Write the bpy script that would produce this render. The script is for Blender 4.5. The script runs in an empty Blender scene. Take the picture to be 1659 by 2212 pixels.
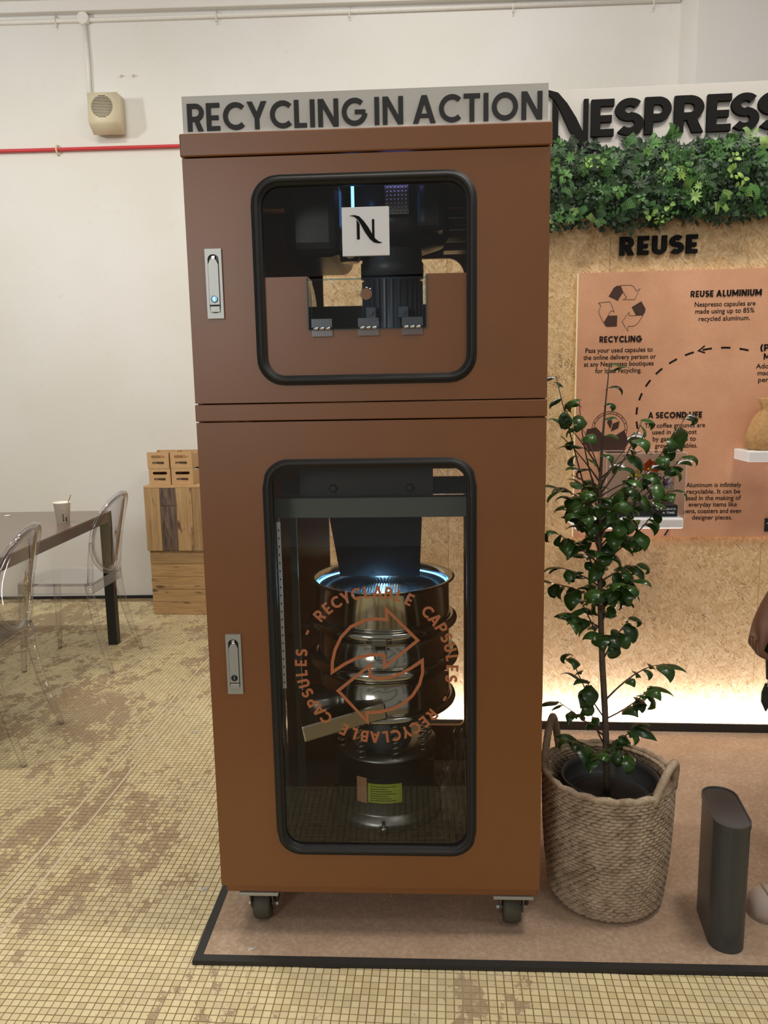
import bpy, bmesh, math, random
import numpy as np
from mathutils import Matrix, Vector
R_ = math.radians
PI = math.pi
sc = bpy.context.scene
col = sc.collection

# ------------------------------------------------------------------ camera
F_PX, FH = 1672.35, 2212.0
CAM = Vector((0.5213, -1.7709, 1.3745))
PITCH, YAW, ROLL = 0.1554, 0.0518, -0.0176
def cam_axes():
    cy, sy, cp, sp = math.cos(YAW), math.sin(YAW), math.cos(PITCH), math.sin(PITCH)
    f = Vector((-sy*cp, cy*cp, -sp)); r = Vector((cy, sy, 0)); u = r.cross(f)
    cr, sr = math.cos(ROLL), math.sin(ROLL)
    return cr*r + sr*u, -sr*r + cr*u, f
cr_, cu_, cf_ = cam_axes()
cd = bpy.data.cameras.new('camera'); cam = bpy.data.objects.new('camera', cd); col.objects.link(cam)
cd.sensor_fit = 'VERTICAL'; cd.sensor_height = 24.0; cd.lens = F_PX/FH*24.0
cd.clip_start = 0.05; cd.clip_end = 60
m = Matrix.Identity(4)
for i in range(3):
    m[i][0] = cr_[i]; m[i][1] = cu_[i]; m[i][2] = -cf_[i]; m[i][3] = CAM[i]
cam.matrix_world = m
sc.camera = cam

# ------------------------------------------------------------------ world, lights, exposure
w = bpy.data.worlds.new('room_ambient'); sc.world = w; w.use_nodes = True
bg = w.node_tree.nodes['Background']; bg.inputs[0].default_value = (1.0, 0.955, 0.885, 1); bg.inputs[1].default_value = 0.29
def area(name, loc, target, sx, sy, power, color):
    l = bpy.data.lights.new(name, 'AREA'); l.shape = 'RECTANGLE'; l.size = sx; l.size_y = sy
    l.energy = power; l.color = color
    o = bpy.data.objects.new(name, l); col.objects.link(o); o.location = loc
    o.rotation_euler = (Vector(target)-Vector(loc)).to_track_quat('-Z', 'Y').to_euler()
    return o
area('ceiling_lamp_light', (-1.25, 1.0, 3.85), (-1.25, 1.01, 0), 0.7, 0.10, 42, (1.0, 0.95, 0.84))
area('second_ceiling_lamp_light', (0.35, 0.0, 3.80), (0.35, 0.005, 0), 1.0, 0.08, 20, (1.0, 0.93, 0.80))
area('wall_side_lamp_light', (-3.0, 1.15, 3.05), (0.2, 3.4, 2.5), 0.20, 0.30, 20, (1.0, 0.98, 0.93))
area('wall_fill_light', (0.7, 1.9, 3.95), (1.2, 3.2, 2.6), 1.2, 0.12, 10, (1.0, 0.97, 0.91))  # added fill that lifts the upper right of the white wall
area('carpet_fill_light', (1.75, -0.15, 3.7), (1.45, 0.25, 0.0), 0.6, 0.3, 34, (1.0, 0.93, 0.83))  # added fill that brightens the carpet and basket on the right
area('front_fill_light', (1.9, -1.6, 3.8), (1.7, 1.0, 1.4), 1.4, 0.5, 14, (1.0, 0.95, 0.87))  # unseen area light, added for fill and soft reflections from the front
area('door_haze_light', (-1.75, -5.2, 2.5), (0.1, 0, 1.6), 1.1, 1.1, 55, (1.0, 0.98, 0.95))  # unseen source added to lay a pale haze on the upper door
sc.cycles.transparent_max_bounces = 40
vs = sc.view_settings
vs.view_transform = 'Standard'; vs.look = 'None'; vs.gamma = 1.0; vs.exposure = 0.0; vs.use_curve_mapping = False

# ------------------------------------------------------------------ materials
def srgb(r, g, b):
    def c(v):
        v /= 255.0
        return v/12.92 if v <= 0.04045 else ((v+0.055)/1.055)**2.4
    return (c(r), c(g), c(b), 1.0)
MATS = {}
class NT:
    def __init__(s, name):
        s.m = bpy.data.materials.new(name); s.m.use_nodes = True; s.t = s.m.node_tree
        s.b = s.t.nodes['Principled BSDF']; MATS[name] = s.m
    def n(s, typ, **kw):
        nd = s.t.nodes.new(typ)
        for k, v in kw.items(): setattr(nd, k, v)
        return nd
    def l(s, a, b): s.t.links.new(a, b)
    def ramp(s, fac, stops):
        r = s.n('ShaderNodeValToRGB'); cr = r.color_ramp
        while len(cr.elements) < len(stops): cr.elements.new(0.5)
        for e, (p, c) in zip(cr.elements, stops): e.position = p; e.color = c
        s.l(fac, r.inputs[0]); return r.outputs[0]
    def mix(s, fac, a, b, blend='MIX'):
        mx = s.n('ShaderNodeMix', data_type='RGBA', blend_type=blend)
        for sock, v in ((mx.inputs[0], fac), (mx.inputs[6], a), (mx.inputs[7], b)):
            if hasattr(v, 'is_linked'): s.l(v, sock)
            else: sock.default_value = v
        return mx.outputs[2]
    def math(s, op, a, b=0.0, c=None):
        mn = s.n('ShaderNodeMath', operation=op)
        for i, v in enumerate((a, b) if c is None else (a, b, c)):
            if hasattr(v, 'is_linked'): s.l(v, mn.inputs[i])
            else: mn.inputs[i].default_value = v
        return mn.outputs[0]
    def pos(s, rz=0.0, scale=(1, 1, 1), obj=False):
        if obj: src = s.n('ShaderNodeTexCoord').outputs['Object']
        else: src = s.n('ShaderNodeNewGeometry').outputs['Position']
        mp = s.n('ShaderNodeMapping'); mp.inputs['Rotation'].default_value = (0, 0, rz); mp.inputs['Scale'].default_value = scale
        s.l(src, mp.inputs[0]); return mp.outputs[0]
    def noise(s, vec, scale, detail=3, rough=0.5, dist=0.0):
        nz = s.n('ShaderNodeTexNoise'); nz.inputs['Scale'].default_value = scale; nz.inputs['Detail'].default_value = detail
        nz.inputs['Roughness'].default_value = rough; nz.inputs['Distortion'].default_value = dist
        s.l(vec, nz.inputs['Vector']); return nz.outputs[0]
    def bump(s, h, strength, dist=0.002):
        bp = s.n('ShaderNodeBump'); bp.inputs['Strength'].default_value = strength; bp.inputs['Distance'].default_value = dist
        s.l(h, bp.inputs['Height']); s.l(bp.outputs[0], s.b.inputs['Normal'])
    def base(s, v):
        if hasattr(v, 'is_linked'): s.l(v, s.b.inputs['Base Color'])
        else: s.b.inputs['Base Color'].default_value = v
def plain(name, rgb, rough=0.5, metal=0.0, var=0.0, vscale=30, bump=0.0, bscale=200, spec=None, coat=0.0):
    t = NT(name); t.b.inputs['Roughness'].default_value = rough; t.b.inputs['Metallic'].default_value = metal
    if spec is not None: t.b.inputs['Specular IOR Level'].default_value = spec
    if coat: t.b.inputs['Coat Weight'].default_value = coat
    c = srgb(*rgb)
    if var:
        nz = t.noise(t.pos(obj=True), vscale, 4)
        lo = tuple(max(0, x*(1-var)) for x in c[:3])+(1,); hi = tuple(min(1, x*(1+var)) for x in c[:3])+(1,)
        t.base(t.ramp(nz, [(0.3, lo), (0.7, hi)]))
    else: t.base(c)
    if bump: t.bump(t.noise(t.pos(obj=True), bscale, 2), bump, 0.001)
    return t.m
def clear(name, tint, ior=1.45, rough=0.0, gloss=(1, 1, 1, 1), boost=1.0, edge=None):
    t = NT(name); t.t.nodes.remove(t.b)
    tr = t.n('ShaderNodeBsdfTransparent'); tr.inputs[0].default_value = tint
    if edge:   # longer path through the plastic at its rims
        lw = t.n('ShaderNodeLayerWeight'); lw.inputs[0].default_value = 0.5
        t.l(t.mix(t.math('POWER', lw.outputs['Facing'], 2.6), tint, edge), tr.inputs[0])
    gl = t.n('ShaderNodeBsdfGlossy'); gl.inputs['Roughness'].default_value = rough; gl.inputs[0].default_value = gloss
    fr = t.n('ShaderNodeFresnel'); fr.inputs[0].default_value = ior
    geo = t.n('ShaderNodeNewGeometry'); inv = t.math('SUBTRACT', 1.0, geo.outputs['Backfacing'])
    fac = t.math('MULTIPLY', t.math('MULTIPLY', fr.outputs[0], boost), inv)
    mx = t.n('ShaderNodeMixShader'); t.l(fac, mx.inputs[0]); t.l(tr.outputs[0], mx.inputs[1]); t.l(gl.outputs[0], mx.inputs[2])
    t.l(mx.outputs[0], t.t.nodes['Material Output'].inputs[0]); return t.m
def emit(name, rgb, strength):
    t = NT(name); t.b.inputs['Base Color'].default_value = (0.8, 0.8, 0.8, 1)
    t.b.inputs['Emission Color'].default_value = rgb; t.b.inputs['Emission Strength'].default_value = strength; return t.m

plain('copper_paint', (127, 76, 30), 0.40, 0.0, 0.04, 6, 0.10, 900, spec=0.75)
plain('copper_vinyl', (176, 106, 66), 0.5)
plain('rubber_black', (26, 26, 25), 0.55, bump=0.1)
plain('black_plastic', (30, 30, 30), 0.45)
plain('grey_zinc', (176, 178, 174), 0.42, 0.55)
plain('dark_metal', (62, 62, 62), 0.38, 0.7, 0.15, 8)
plain('grey_paint', (98, 104, 98), 0.5, 0.2)
plain('motor_grey', (92, 98, 106), 0.42, 0.3)
plain('steel', (196, 192, 184), 0.14, 1.0)
plain('steel_brushed', (150, 150, 148), 0.35, 1.0)
plain('lock_blue', (92, 140, 165), 0.25, 0.4)
plain('lock_dark', (40, 48, 48), 0.3, 0.4)
plain('white_plastic', (236, 236, 236), 0.4)
plain('white_board', (196, 193, 188), 0.55)
plain('sign_ink', (50, 52, 52), 0.6, spec=0.3)
plain('black_letter', (17, 16, 15), 0.75, spec=0.2)
plain('print_brown', (66, 40, 30), 0.6)
plain('print_dark', (24, 18, 15), 0.7, spec=0.2)
plain('poster_lit_edge', (250, 238, 196), 0.5)
plain('warn_yellow', (176, 190, 60), 0.5)
plain('warn_orange', (196, 150, 110), 0.5)
plain('beige_plastic', (226, 214, 184), 0.45)
plain('white_paint', (238, 236, 230), 0.5, var=0.03, vscale=40)
plain('red_paint', (206, 56, 62), 0.4)
plain('table_brown', (120, 102, 90), 0.24, var=0.04)
plain('table_edge', (92, 76, 68), 0.35)
plain('table_black', (34, 34, 36), 0.4)
plain('cup_paper', (240, 236, 226), 0.6)
plain('stick_wood', (170, 110, 80), 0.6)
plain('cardboard', (204, 166, 120), 0.75, var=0.06)
plain('box_inside', (120, 92, 62), 0.8)
plain('bin_grey', (62, 64, 64), 0.34, var=0.03)
plain('bin_top', (58, 62, 62), 0.14)
plain('pot_black', (52, 54, 54), 0.45)
plain('soil', (44, 36, 30), 0.95, bump=0.6, bscale=120)
plain('bark', (92, 78, 62), 0.8, var=0.2, vscale=60, bump=0.4)
plain('twig', (82, 62, 46), 0.7)
plain('carpet_edge', (38, 36, 35), 0.6, bump=0.3)
plain('lever_chrome', (220, 220, 220), 0.12, 1.0)
plain('burlap', (178, 140, 92), 0.9, var=0.15, vscale=90, bump=0.6, bscale=400)
plain('orange_foil', (232, 120, 36), 0.3, 0.4)
plain('yellow_foil', (228, 196, 50), 0.3, 0.4)
plain('purple_foil', (96, 60, 92), 0.3, 0.5)
plain('silver_foil', (190, 180, 185), 0.25, 0.8)
plain('green_foil', (190, 190, 110), 0.35, 0.4)
plain('caster_rubber', (74, 70, 58), 0.6)
plain('skin_brown', (112, 78, 60), 0.5, var=0.08, vscale=25, bump=0.1, bscale=300)
plain('dark_cloth', (52, 46, 46), 0.85, bump=0.3, bscale=500)
plain('denim', (60, 64, 78), 0.85, bump=0.3, bscale=500)
plain('shoe_fabric', (186, 170, 160), 0.8, bump=0.2, bscale=300)
plain('shoe_sole', (150, 138, 128), 0.7)
plain('hair_black', (24, 20, 18), 0.6)
plain('interior_dark', (70, 46, 32), 0.5)
plain('hopper_black', (44, 46, 50), 0.3, 0.3)
clear('window_glass', (0.90, 0.91, 0.90, 1), 1.45)
clear('acrylic', (0.93, 0.96, 0.98, 1), 1.45)
clear('hinge_clear', (0.90, 0.95, 0.98, 1), 1.7, 0.25, gloss=(0.85, 0.93, 1, 1), boost=2.0)
clear('acrylic_edge', (0.62, 0.82, 0.94, 1), 1.6, 0.05)
clear('polycarbonate', (0.955, 0.945, 0.952, 1), 1.55, 0.02, boost=1.8, edge=(0.20, 0.185, 0.22, 1))
emit('led_white', (0.98, 0.95, 1.0, 1), 220)
emit('led_blue', (0.12, 0.42, 1.0, 1), 4.5)
emit('led_cyan', (0.45, 0.85, 1.0, 1), 1.2)
emit('led_violet', (0.35, 0.35, 1.0, 1), 9)

# frosted sign
t = NT('frosted_acrylic'); t.base(srgb(214, 212, 206)); t.b.inputs['Roughness'].default_value = 0.35
t.b.inputs['Transmission Weight'].default_value = 0.25

# wall plaster
t = NT('wall_plaster'); p = t.pos()
a = t.noise(p, 1.2, 4); b = t.noise(p, 22, 5, 0.6)
c = t.mix(t.ramp(a, [(0.35, (0, 0, 0, 1)), (0.65, (1, 1, 1, 1))]), srgb(230, 228, 220), srgb(236, 235, 233))
c = t.mix(t.ramp(b, [(0.62, (0, 0, 0, 1)), (0.80, (0.35, 0.35, 0.35, 1))]), c, srgb(214, 208, 196))
t.base(c); t.b.inputs['Roughness'].default_value = 0.6
t.bump(t.noise(p, 14, 6, 0.65), 0.25, 0.004)

# mosaic floor, shared by tiles and bed so that the cement smears run across both
GA, PITCH_T = R_(-1.5), 0.0195
def floor_mat(name, tile):
    t = NT(name)
    g = t.n('ShaderNodeNewGeometry').outputs['Position']
    rot = t.n('ShaderNodeVectorRotate', rotation_type='Z_AXIS'); rot.inputs['Angle'].default_value = -GA
    t.l(g, rot.inputs['Vector']); p = rot.outputs[0]
    sep = t.n('ShaderNodeSeparateXYZ'); t.l(p, sep.inputs[0])
    ix = t.math('FLOOR', t.math('DIVIDE', sep.outputs[0], PITCH_T)); iy = t.math('FLOOR', t.math('DIVIDE', sep.outputs[1], PITCH_T))
    cx = t.n('ShaderNodeCombineXYZ'); t.l(ix, cx.inputs[0]); t.l(iy, cx.inputs[1])
    wn = t.n('ShaderNodeTexWhiteNoise', noise_dimensions='2D'); t.l(cx.outputs[0], wn.inputs['Vector'])
    cell = wn.outputs[0]
    if tile: basec = t.ramp(cell, [(0.0, srgb(214, 196, 150)), (0.35, srgb(230, 213, 166)), (0.8, srgb(236, 221, 176)), (1.0, srgb(222, 202, 164))])
    else: basec = srgb(138, 116, 78)
    mp = t.n('ShaderNodeMapping'); mp.inputs['Scale'].default_value = (1.0, 0.55, 1); t.l(p, mp.inputs[0])
    big = t.noise(mp.outputs[0], 2.3, 3, 0.55); mid = t.noise(mp.outputs[0], 14, 3, 0.6); fine = t.noise(p, 90, 3, 0.6)
    lx = t.n('ShaderNodeMapRange'); lx.inputs[1].default_value = 0.3; lx.inputs[2].default_value = -0.7
    lx.inputs[3].default_value = -0.06; lx.inputs[4].default_value = 0.035; t.l(sep.outputs[0], lx.inputs[0])
    v = t.math('ADD', t.math('MULTIPLY', big, 0.5), t.math('MULTIPLY', mid, 0.38))
    v = t.math('ADD', v, t.math('MULTIPLY', fine, 0.16)); v = t.math('ADD', v, t.math('MULTIPLY', cell, 0.07))
    v = t.math('ADD', v, lx.outputs[0])
    mask = t.ramp(v, [(0.597, (0, 0, 0, 1)), (0.622, (1, 1, 1, 1))])
    dirt = t.ramp(t.noise(p, 40, 4, 0.7), [(0.3, srgb(168, 146, 116)), (0.7, srgb(190, 166, 132))])
    c = t.mix(mask, basec, dirt)
    wear = t.ramp(t.noise(p, 5, 4, 0.6), [(0.45, (0, 0, 0, 1)), (0.75, (0.4, 0.4, 0.4, 1))])
    c = t.mix(wear, c, srgb(188, 176, 150))
    t.base(c)
    r = t.ramp(mask, [(0, (0.42, 0.42, 0.42, 1)), (1, (0.75, 0.75, 0.75, 1))]); t.l(r, t.b.inputs['Roughness'])
    t.bump(fine, 0.15, 0.001)
    return t.m
floor_mat('mosaic_tile', True); floor_mat('mosaic_grout', False)

# carpet
t = NT('carpet'); p = t.pos(); a = t.noise(p, 9, 4, 0.7); b = t.noise(p, 420, 2)
c = t.ramp(a, [(0.3, srgb(180, 154, 130)), (0.7, srgb(202, 177, 154))])
c = t.mix(t.ramp(b, [(0.3, (0, 0, 0, 1)), (0.7, (0.5, 0.5, 0.5, 1))]), c, srgb(160, 134, 112))
c = t.mix(t.ramp(t.noise(p, 75, 4, 0.75), [(0.42, (0.5, 0.5, 0.5, 1)), (0.6, (0, 0, 0, 1))]), c, srgb(150, 124, 102))
t.base(c); t.b.inputs['Roughness'].default_value = 0.95; t.bump(b, 0.5, 0.002)

# OSB strand board
t = NT('strand_board')
src = t.n('ShaderNodeTexCoord').outputs['Object']
def strands(rot, sc_, seed, stretch):
    m1 = t.n('ShaderNodeMapping'); m1.inputs['Rotation'].default_value = (0, rot, 0); m1.inputs['Location'].default_value = (seed, seed*0.37, seed*1.7)
    t.l(src, m1.inputs[0])
    m2 = t.n('ShaderNodeMapping'); m2.inputs['Scale'].default_value = (1.0, 1, stretch); t.l(m1.outputs[0], m2.inputs[0])
    vd = t.n('ShaderNodeTexNoise'); vd.inputs['Scale'].default_value = 9; vd.inputs['Detail'].default_value = 2; t.l(m2.outputs[0], vd.inputs['Vector'])
    add = t.n('ShaderNodeVectorMath', operation='MULTIPLY_ADD'); t.l(vd.outputs[1], add.inputs[0]); add.inputs[1].default_value = (0.05, 0.0, 0.05); t.l(m2.outputs[0], add.inputs[2])
    vo = t.n('ShaderNodeTexVoronoi', feature='F1'); vo.inputs['Scale'].default_value = sc_; t.l(add.outputs[0], vo.inputs['Vector'])
    sp = t.n('ShaderNodeSeparateColor'); t.l(vo.outputs['Color'], sp.inputs[0])
    rt = t.n('ShaderNodeVectorRotate', rotation_type='Y_AXIS'); t.l(src, rt.inputs['Vector']); t.l(t.math('MULTIPLY', sp.outputs[0], 6.28), rt.inputs['Angle'])
    m3 = t.n('ShaderNodeMapping'); m3.inputs['Scale'].default_value = (14, 14, 170); t.l(rt.outputs[0], m3.inputs[0])
    gr = t.n('ShaderNodeTexNoise'); gr.inputs['Scale'].default_value = 1.0; gr.inputs['Detail'].default_value = 3; t.l(m3.outputs[0], gr.inputs['Vector'])
    return sp.outputs[1], sp.outputs[2], gr.outputs[0], vo.outputs['Distance']
a1, a2, ag, ad = strands(0.3, 20, 0.0, 3.2)
b1, b2, bg_, bd = strands(1.25, 30, 3.1, 3.6)
c1, c2, cg, cdist = strands(2.3, 46, 7.7, 4.0)
CHIP = [(0.0, srgb(204, 168, 120)), (0.3, srgb(216, 182, 134)), (0.6, srgb(224, 194, 148)), (0.85, srgb(232, 206, 164)), (1.0, srgb(210, 174, 128))]
ca = t.ramp(a1, CHIP); cb = t.ramp(b1, CHIP); cc = t.ramp(c1, CHIP)
mb = t.ramp(b2, [(0.45, (0, 0, 0, 1)), (0.55, (1, 1, 1, 1))]); mc = t.ramp(c2, [(0.55, (0, 0, 0, 1)), (0.65, (1, 1, 1, 1))])
c = t.mix(mb, ca, cb); c = t.mix(mc, c, cc)
g = t.mix(mb, ag, bg_); g = t.mix(mc, g, cg)
c = t.mix(1.0, c, t.ramp(g, [(0.27, (0.42, 0.35, 0.27, 1)), (0.42, (0.88, 0.86, 0.82, 1)), (0.6, (1, 1, 1, 1)), (0.8, (1.07, 1.06, 1.04, 1))]), 'MULTIPLY')
rim = t.math('GREATER_THAN', bd, 0.47)
dk = t.noise(src, 70, 3, 0.6, 1.5); dk2 = t.noise(src, 6, 2)
c = t.mix(t.ramp(t.math('MULTIPLY', dk, t.math('ADD', dk2, 0.5)), [(0.64, (0, 0, 0, 1)), (0.72, (0.75, 0.75, 0.75, 1))]), c, srgb(120, 84, 48))
t.base(c); t.b.inputs['Roughness'].default_value = 0.65
t.bump(g, 0.45, 0.002)

# poster print
t = NT('poster_print'); p = t.pos(obj=True); a = t.noise(p, 5, 5, 0.6); b = t.noise(p, 160, 3)
c = t.ramp(a, [(0.3, srgb(204, 150, 116)), (0.7, srgb(222, 168, 134))])
c = t.mix(t.ramp(b, [(0.55, (0, 0, 0, 1)), (0.8, (0.45, 0.45, 0.45, 1))]), c, srgb(178, 124, 92))
t.base(c); t.b.inputs['Roughness'].default_value = 0.6

# pallet wood (grain along local X of each plank) with per-object tone
t = NT('pallet_wood'); src = t.n('ShaderNodeTexCoord').outputs['Object']
oi = t.n('ShaderNodeObjectInfo')
off = t.n('ShaderNodeVectorMath', operation='MULTIPLY_ADD'); cmb = t.n('ShaderNodeCombineXYZ')
t.l(oi.outputs['Random'], cmb.inputs[0]); t.l(oi.outputs['Random'], cmb.inputs[2]); t.l(cmb.outputs[0], off.inputs[0]); off.inputs[1].default_value = (7, 7, 13); t.l(src, off.inputs[2])
mp = t.n('ShaderNodeMapping'); mp.inputs['Scale'].default_value = (3, 12, 45); t.l(off.outputs[0], mp.inputs[0])
gr = t.noise(mp.outputs[0], 1.6, 4, 0.6, 0.4)
mp2 = t.n('ShaderNodeMapping'); mp2.inputs['Scale'].default_value = (7, 10, 26); t.l(off.outputs[0], mp2.inputs[0])
st = t.noise(mp2.outputs[0], 1.0, 2, 0.5)
c = t.ramp(gr, [(0.3, srgb(170, 136, 96)), (0.55, srgb(194, 160, 114)), (0.8, srgb(208, 178, 134))])
c = t.mix(t.ramp(st, [(0.62, (0, 0, 0, 1)), (0.72, (0.85, 0.85, 0.85, 1))]), c, srgb(74, 60, 48))
tone = t.ramp(oi.outputs['Random'], [(0.0, (0.8, 0.78, 0.76, 1)), (0.5, (1, 1, 1, 1)), (1.0, (1.05, 1.0, 0.95, 1))])
c = t.mix(1.0, c, tone, 'MULTIPLY'); t.base(c); t.b.inputs['Roughness'].default_value = 0.7; t.bump(gr, 0.3, 0.002)
t = NT('pallet_wood_dark'); src = t.n('ShaderNodeTexCoord').outputs['Object']
mp = t.n('ShaderNodeMapping'); mp.inputs['Scale'].default_value = (4, 12, 45); t.l(src, mp.inputs[0])
gr = t.noise(mp.outputs[0], 1.6, 4, 0.6, 0.6)
t.base(t.ramp(gr, [(0.35, srgb(72, 60, 52)), (0.55, srgb(118, 98, 86)), (0.75, srgb(150, 122, 96))])); t.b.inputs['Roughness'].default_value = 0.7

# wicker
t = NT('wicker'); oi = t.n('ShaderNodeObjectInfo'); p = t.pos(scale=(1, 1, 1))
a = t.noise(p, 26, 3, 0.6); mpw = t.n('ShaderNodeMapping'); mpw.inputs['Scale'].default_value = (120, 120, 900); t.l(p, mpw.inputs[0])
b = t.noise(mpw.outputs[0], 1.0, 2)
c = t.ramp(a, [(0.3, srgb(148, 128, 106)), (0.5, srgb(184, 164, 140)), (0.72, srgb(206, 188, 164))])
c = t.mix(t.ramp(b, [(0.35, (0.5, 0.5, 0.5, 1)), (0.6, (0, 0, 0, 1))]), c, srgb(138, 112, 86))
t.base(c); t.b.inputs['Roughness'].default_value = 0.75

def leafmat(name, c0, c1, rough, trans=0.0):
    t = NT(name); oi = t.n('ShaderNodeObjectInfo')
    a = t.noise(t.pos(obj=True), 30, 2)
    v = t.math('ADD', t.math('MULTIPLY', oi.outputs['Random'], 0.8), t.math('MULTIPLY', a, 0.3))
    t.base(t.ramp(v, [(0.15, srgb(*c0)), (0.95, srgb(*c1))])); t.b.inputs['Roughness'].default_value = rough
    if trans:
        tl = t.n('ShaderNodeBsdfTranslucent'); tl.inputs[0].default_value = srgb(*c1)
        mx = t.n('ShaderNodeMixShader'); mx.inputs[0].default_value = trans
        t.l(t.b.outputs[0], mx.inputs[1]); t.l(tl.outputs[0], mx.inputs[2]); t.l(mx.outputs[0], t.t.nodes['Material Output'].inputs[0])
leafmat('ficus_leaf', (26, 48, 20), (58, 92, 36), 0.25, 0.12)
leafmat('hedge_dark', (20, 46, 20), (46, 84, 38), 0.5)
leafmat('hedge_mid', (42, 84, 34), (80, 130, 58), 0.5)
leafmat('hedge_lime', (84, 128, 50), (148, 182, 92), 0.5)

# ------------------------------------------------------------------ geometry helpers
def bx(bm, x0, x1, y0, y1, z0, z1, bev=0.0, seg=2, mat=None):
    b = bmesh.new()
    vs_ = [b.verts.new((x, y, z)) for x in (x0, x1) for y in (y0, y1) for z in (z0, z1)]
    for f in ((0, 1, 3, 2), (4, 6, 7, 5), (0, 4, 5, 1), (2, 3, 7, 6), (0, 2, 6, 4), (1, 5, 7, 3)): b.faces.new([vs_[i] for i in f])
    if bev: bmesh.ops.bevel(b, geom=list(b.edges), offset=bev, segments=seg, affect='EDGES', profile=0.5)
    if mat is not None: bmesh.ops.transform(b, matrix=mat, verts=b.verts)
    bmesh.ops.recalc_face_normals(b, faces=b.faces)
    merge(bm, b); b.free()
def merge(bm, b):
    mp = {v: bm.verts.new(v.co) for v in b.verts}
    for f in b.faces:
        try:
            nf = bm.faces.new([mp[v] for v in f.verts]); nf.smooth = f.smooth
        except ValueError: pass
def box(x0, x1, y0, y1, z0, z1, bev=0.0, seg=2, mat=None):
    bm = bmesh.new(); bx(bm, x0, x1, y0, y1, z0, z1, bev, seg, mat); return bm
def lathe(bm, prof, n=32, c=(0, 0, 0), cap=True, smooth=True, axis='Z'):
    rings = []
    for r, z in prof:
        ring = []
        for i in range(n):
            a = 2*PI*i/n
            v = (r*math.cos(a), r*math.sin(a), z)
            if axis == 'X': v = (v[2], v[0], v[1])
            if axis == 'Y': v = (v[0], v[2], v[1])
            ring.append(bm.verts.new((v[0]+c[0], v[1]+c[1], v[2]+c[2])))
        rings.append(ring)
    fs = []
    for a, b in zip(rings, rings[1:]):
        for i in range(n):
            f = bm.faces.new((a[i], a[(i+1) % n], b[(i+1) % n], b[i])); f.smooth = smooth; fs.append(f)
    if cap:
        for rg in (rings[0], rings[-1]):
            try: fs.append(bm.faces.new(rg))
            except ValueError: pass
    bmesh.ops.recalc_face_normals(bm, faces=fs)
    return bm
def tube(bm, pts, rad, n=8, cap=True, closed=False):
    pts = [Vector(p) for p in pts]; k = len(pts)
    if not hasattr(rad, '__len__'): rad = [rad]*k
    rings = []; up = None
    for i, p in enumerate(pts):
        if closed: d = (pts[(i+1) % k]-pts[i-1]).normalized()
        else: d = (pts[min(i+1, k-1)]-pts[max(i-1, 0)]).normalized()
        if up is None:
            up = Vector((0, 0, 1)) if abs(d.z) < 0.9 else Vector((0, 1, 0))
        s = d.cross(up).normalized(); up = s.cross(d).normalized()
        rings.append([bm.verts.new(p+rad[i]*(math.cos(2*PI*j/n)*s+math.sin(2*PI*j/n)*up)) for j in range(n)])
    fs = []
    rng = range(k) if closed else range(k-1)
    for i in rng:
        a, b = rings[i], rings[(i+1) % k]
        for j in range(n):
            f = bm.faces.new((a[j], a[(j+1) % n], b[(j+1) % n], b[j])); f.smooth = True; fs.append(f)
    if cap and not closed:
        fs.append(bm.faces.new(rings[0])); fs.append(bm.faces.new(rings[-1]))
    bmesh.ops.recalc_face_normals(bm, faces=fs); return bm
def prism(bm, poly, d0, d1, plane='XZ'):
    """extrude a 2D outline; plane XZ extrudes along Y from d0 to d1, XY along Z, YZ along X"""
    def P(u, v, d): return {'XZ': (u, d, v), 'XY': (u, v, d), 'YZ': (d, u, v)}[plane]
    b = bmesh.new()
    A = [b.verts.new(P(u, v, d0)) for u, v in poly]; B = [b.verts.new(P(u, v, d1)) for u, v in poly]
    n = len(poly)
    b.faces.new(A); b.faces.new(B)
    for i in range(n): b.faces.new((A[i], A[(i+1) % n], B[(i+1) % n], B[i]))
    bmesh.ops.recalc_face_normals(b, faces=b.faces)
    bmesh.ops.triangulate(b, faces=[f for f in b.faces if len(f.verts) > 4])
    merge(bm, b); b.free(); return bm
def rr_ray(th, hw, hh, r):
    dx, dy = math.cos(th), math.sin(th)
    if r <= 1e-6:
        k = min(hw/abs(dx) if abs(dx) > 1e-9 else 1e9, hh/abs(dy) if abs(dy) > 1e-9 else 1e9); return dx*k, dy*k
    lo, hi = 0.0, hw+hh
    for _ in range(44):
        md = (lo+hi)/2; qx = abs(dx*md)-hw+r; qy = abs(dy*md)-hh+r
        sd = math.hypot(max(qx, 0), max(qy, 0))+min(max(qx, qy), 0)-r
        if sd > 0: hi = md
        else: lo = md
    return dx*lo, dy*lo
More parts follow.
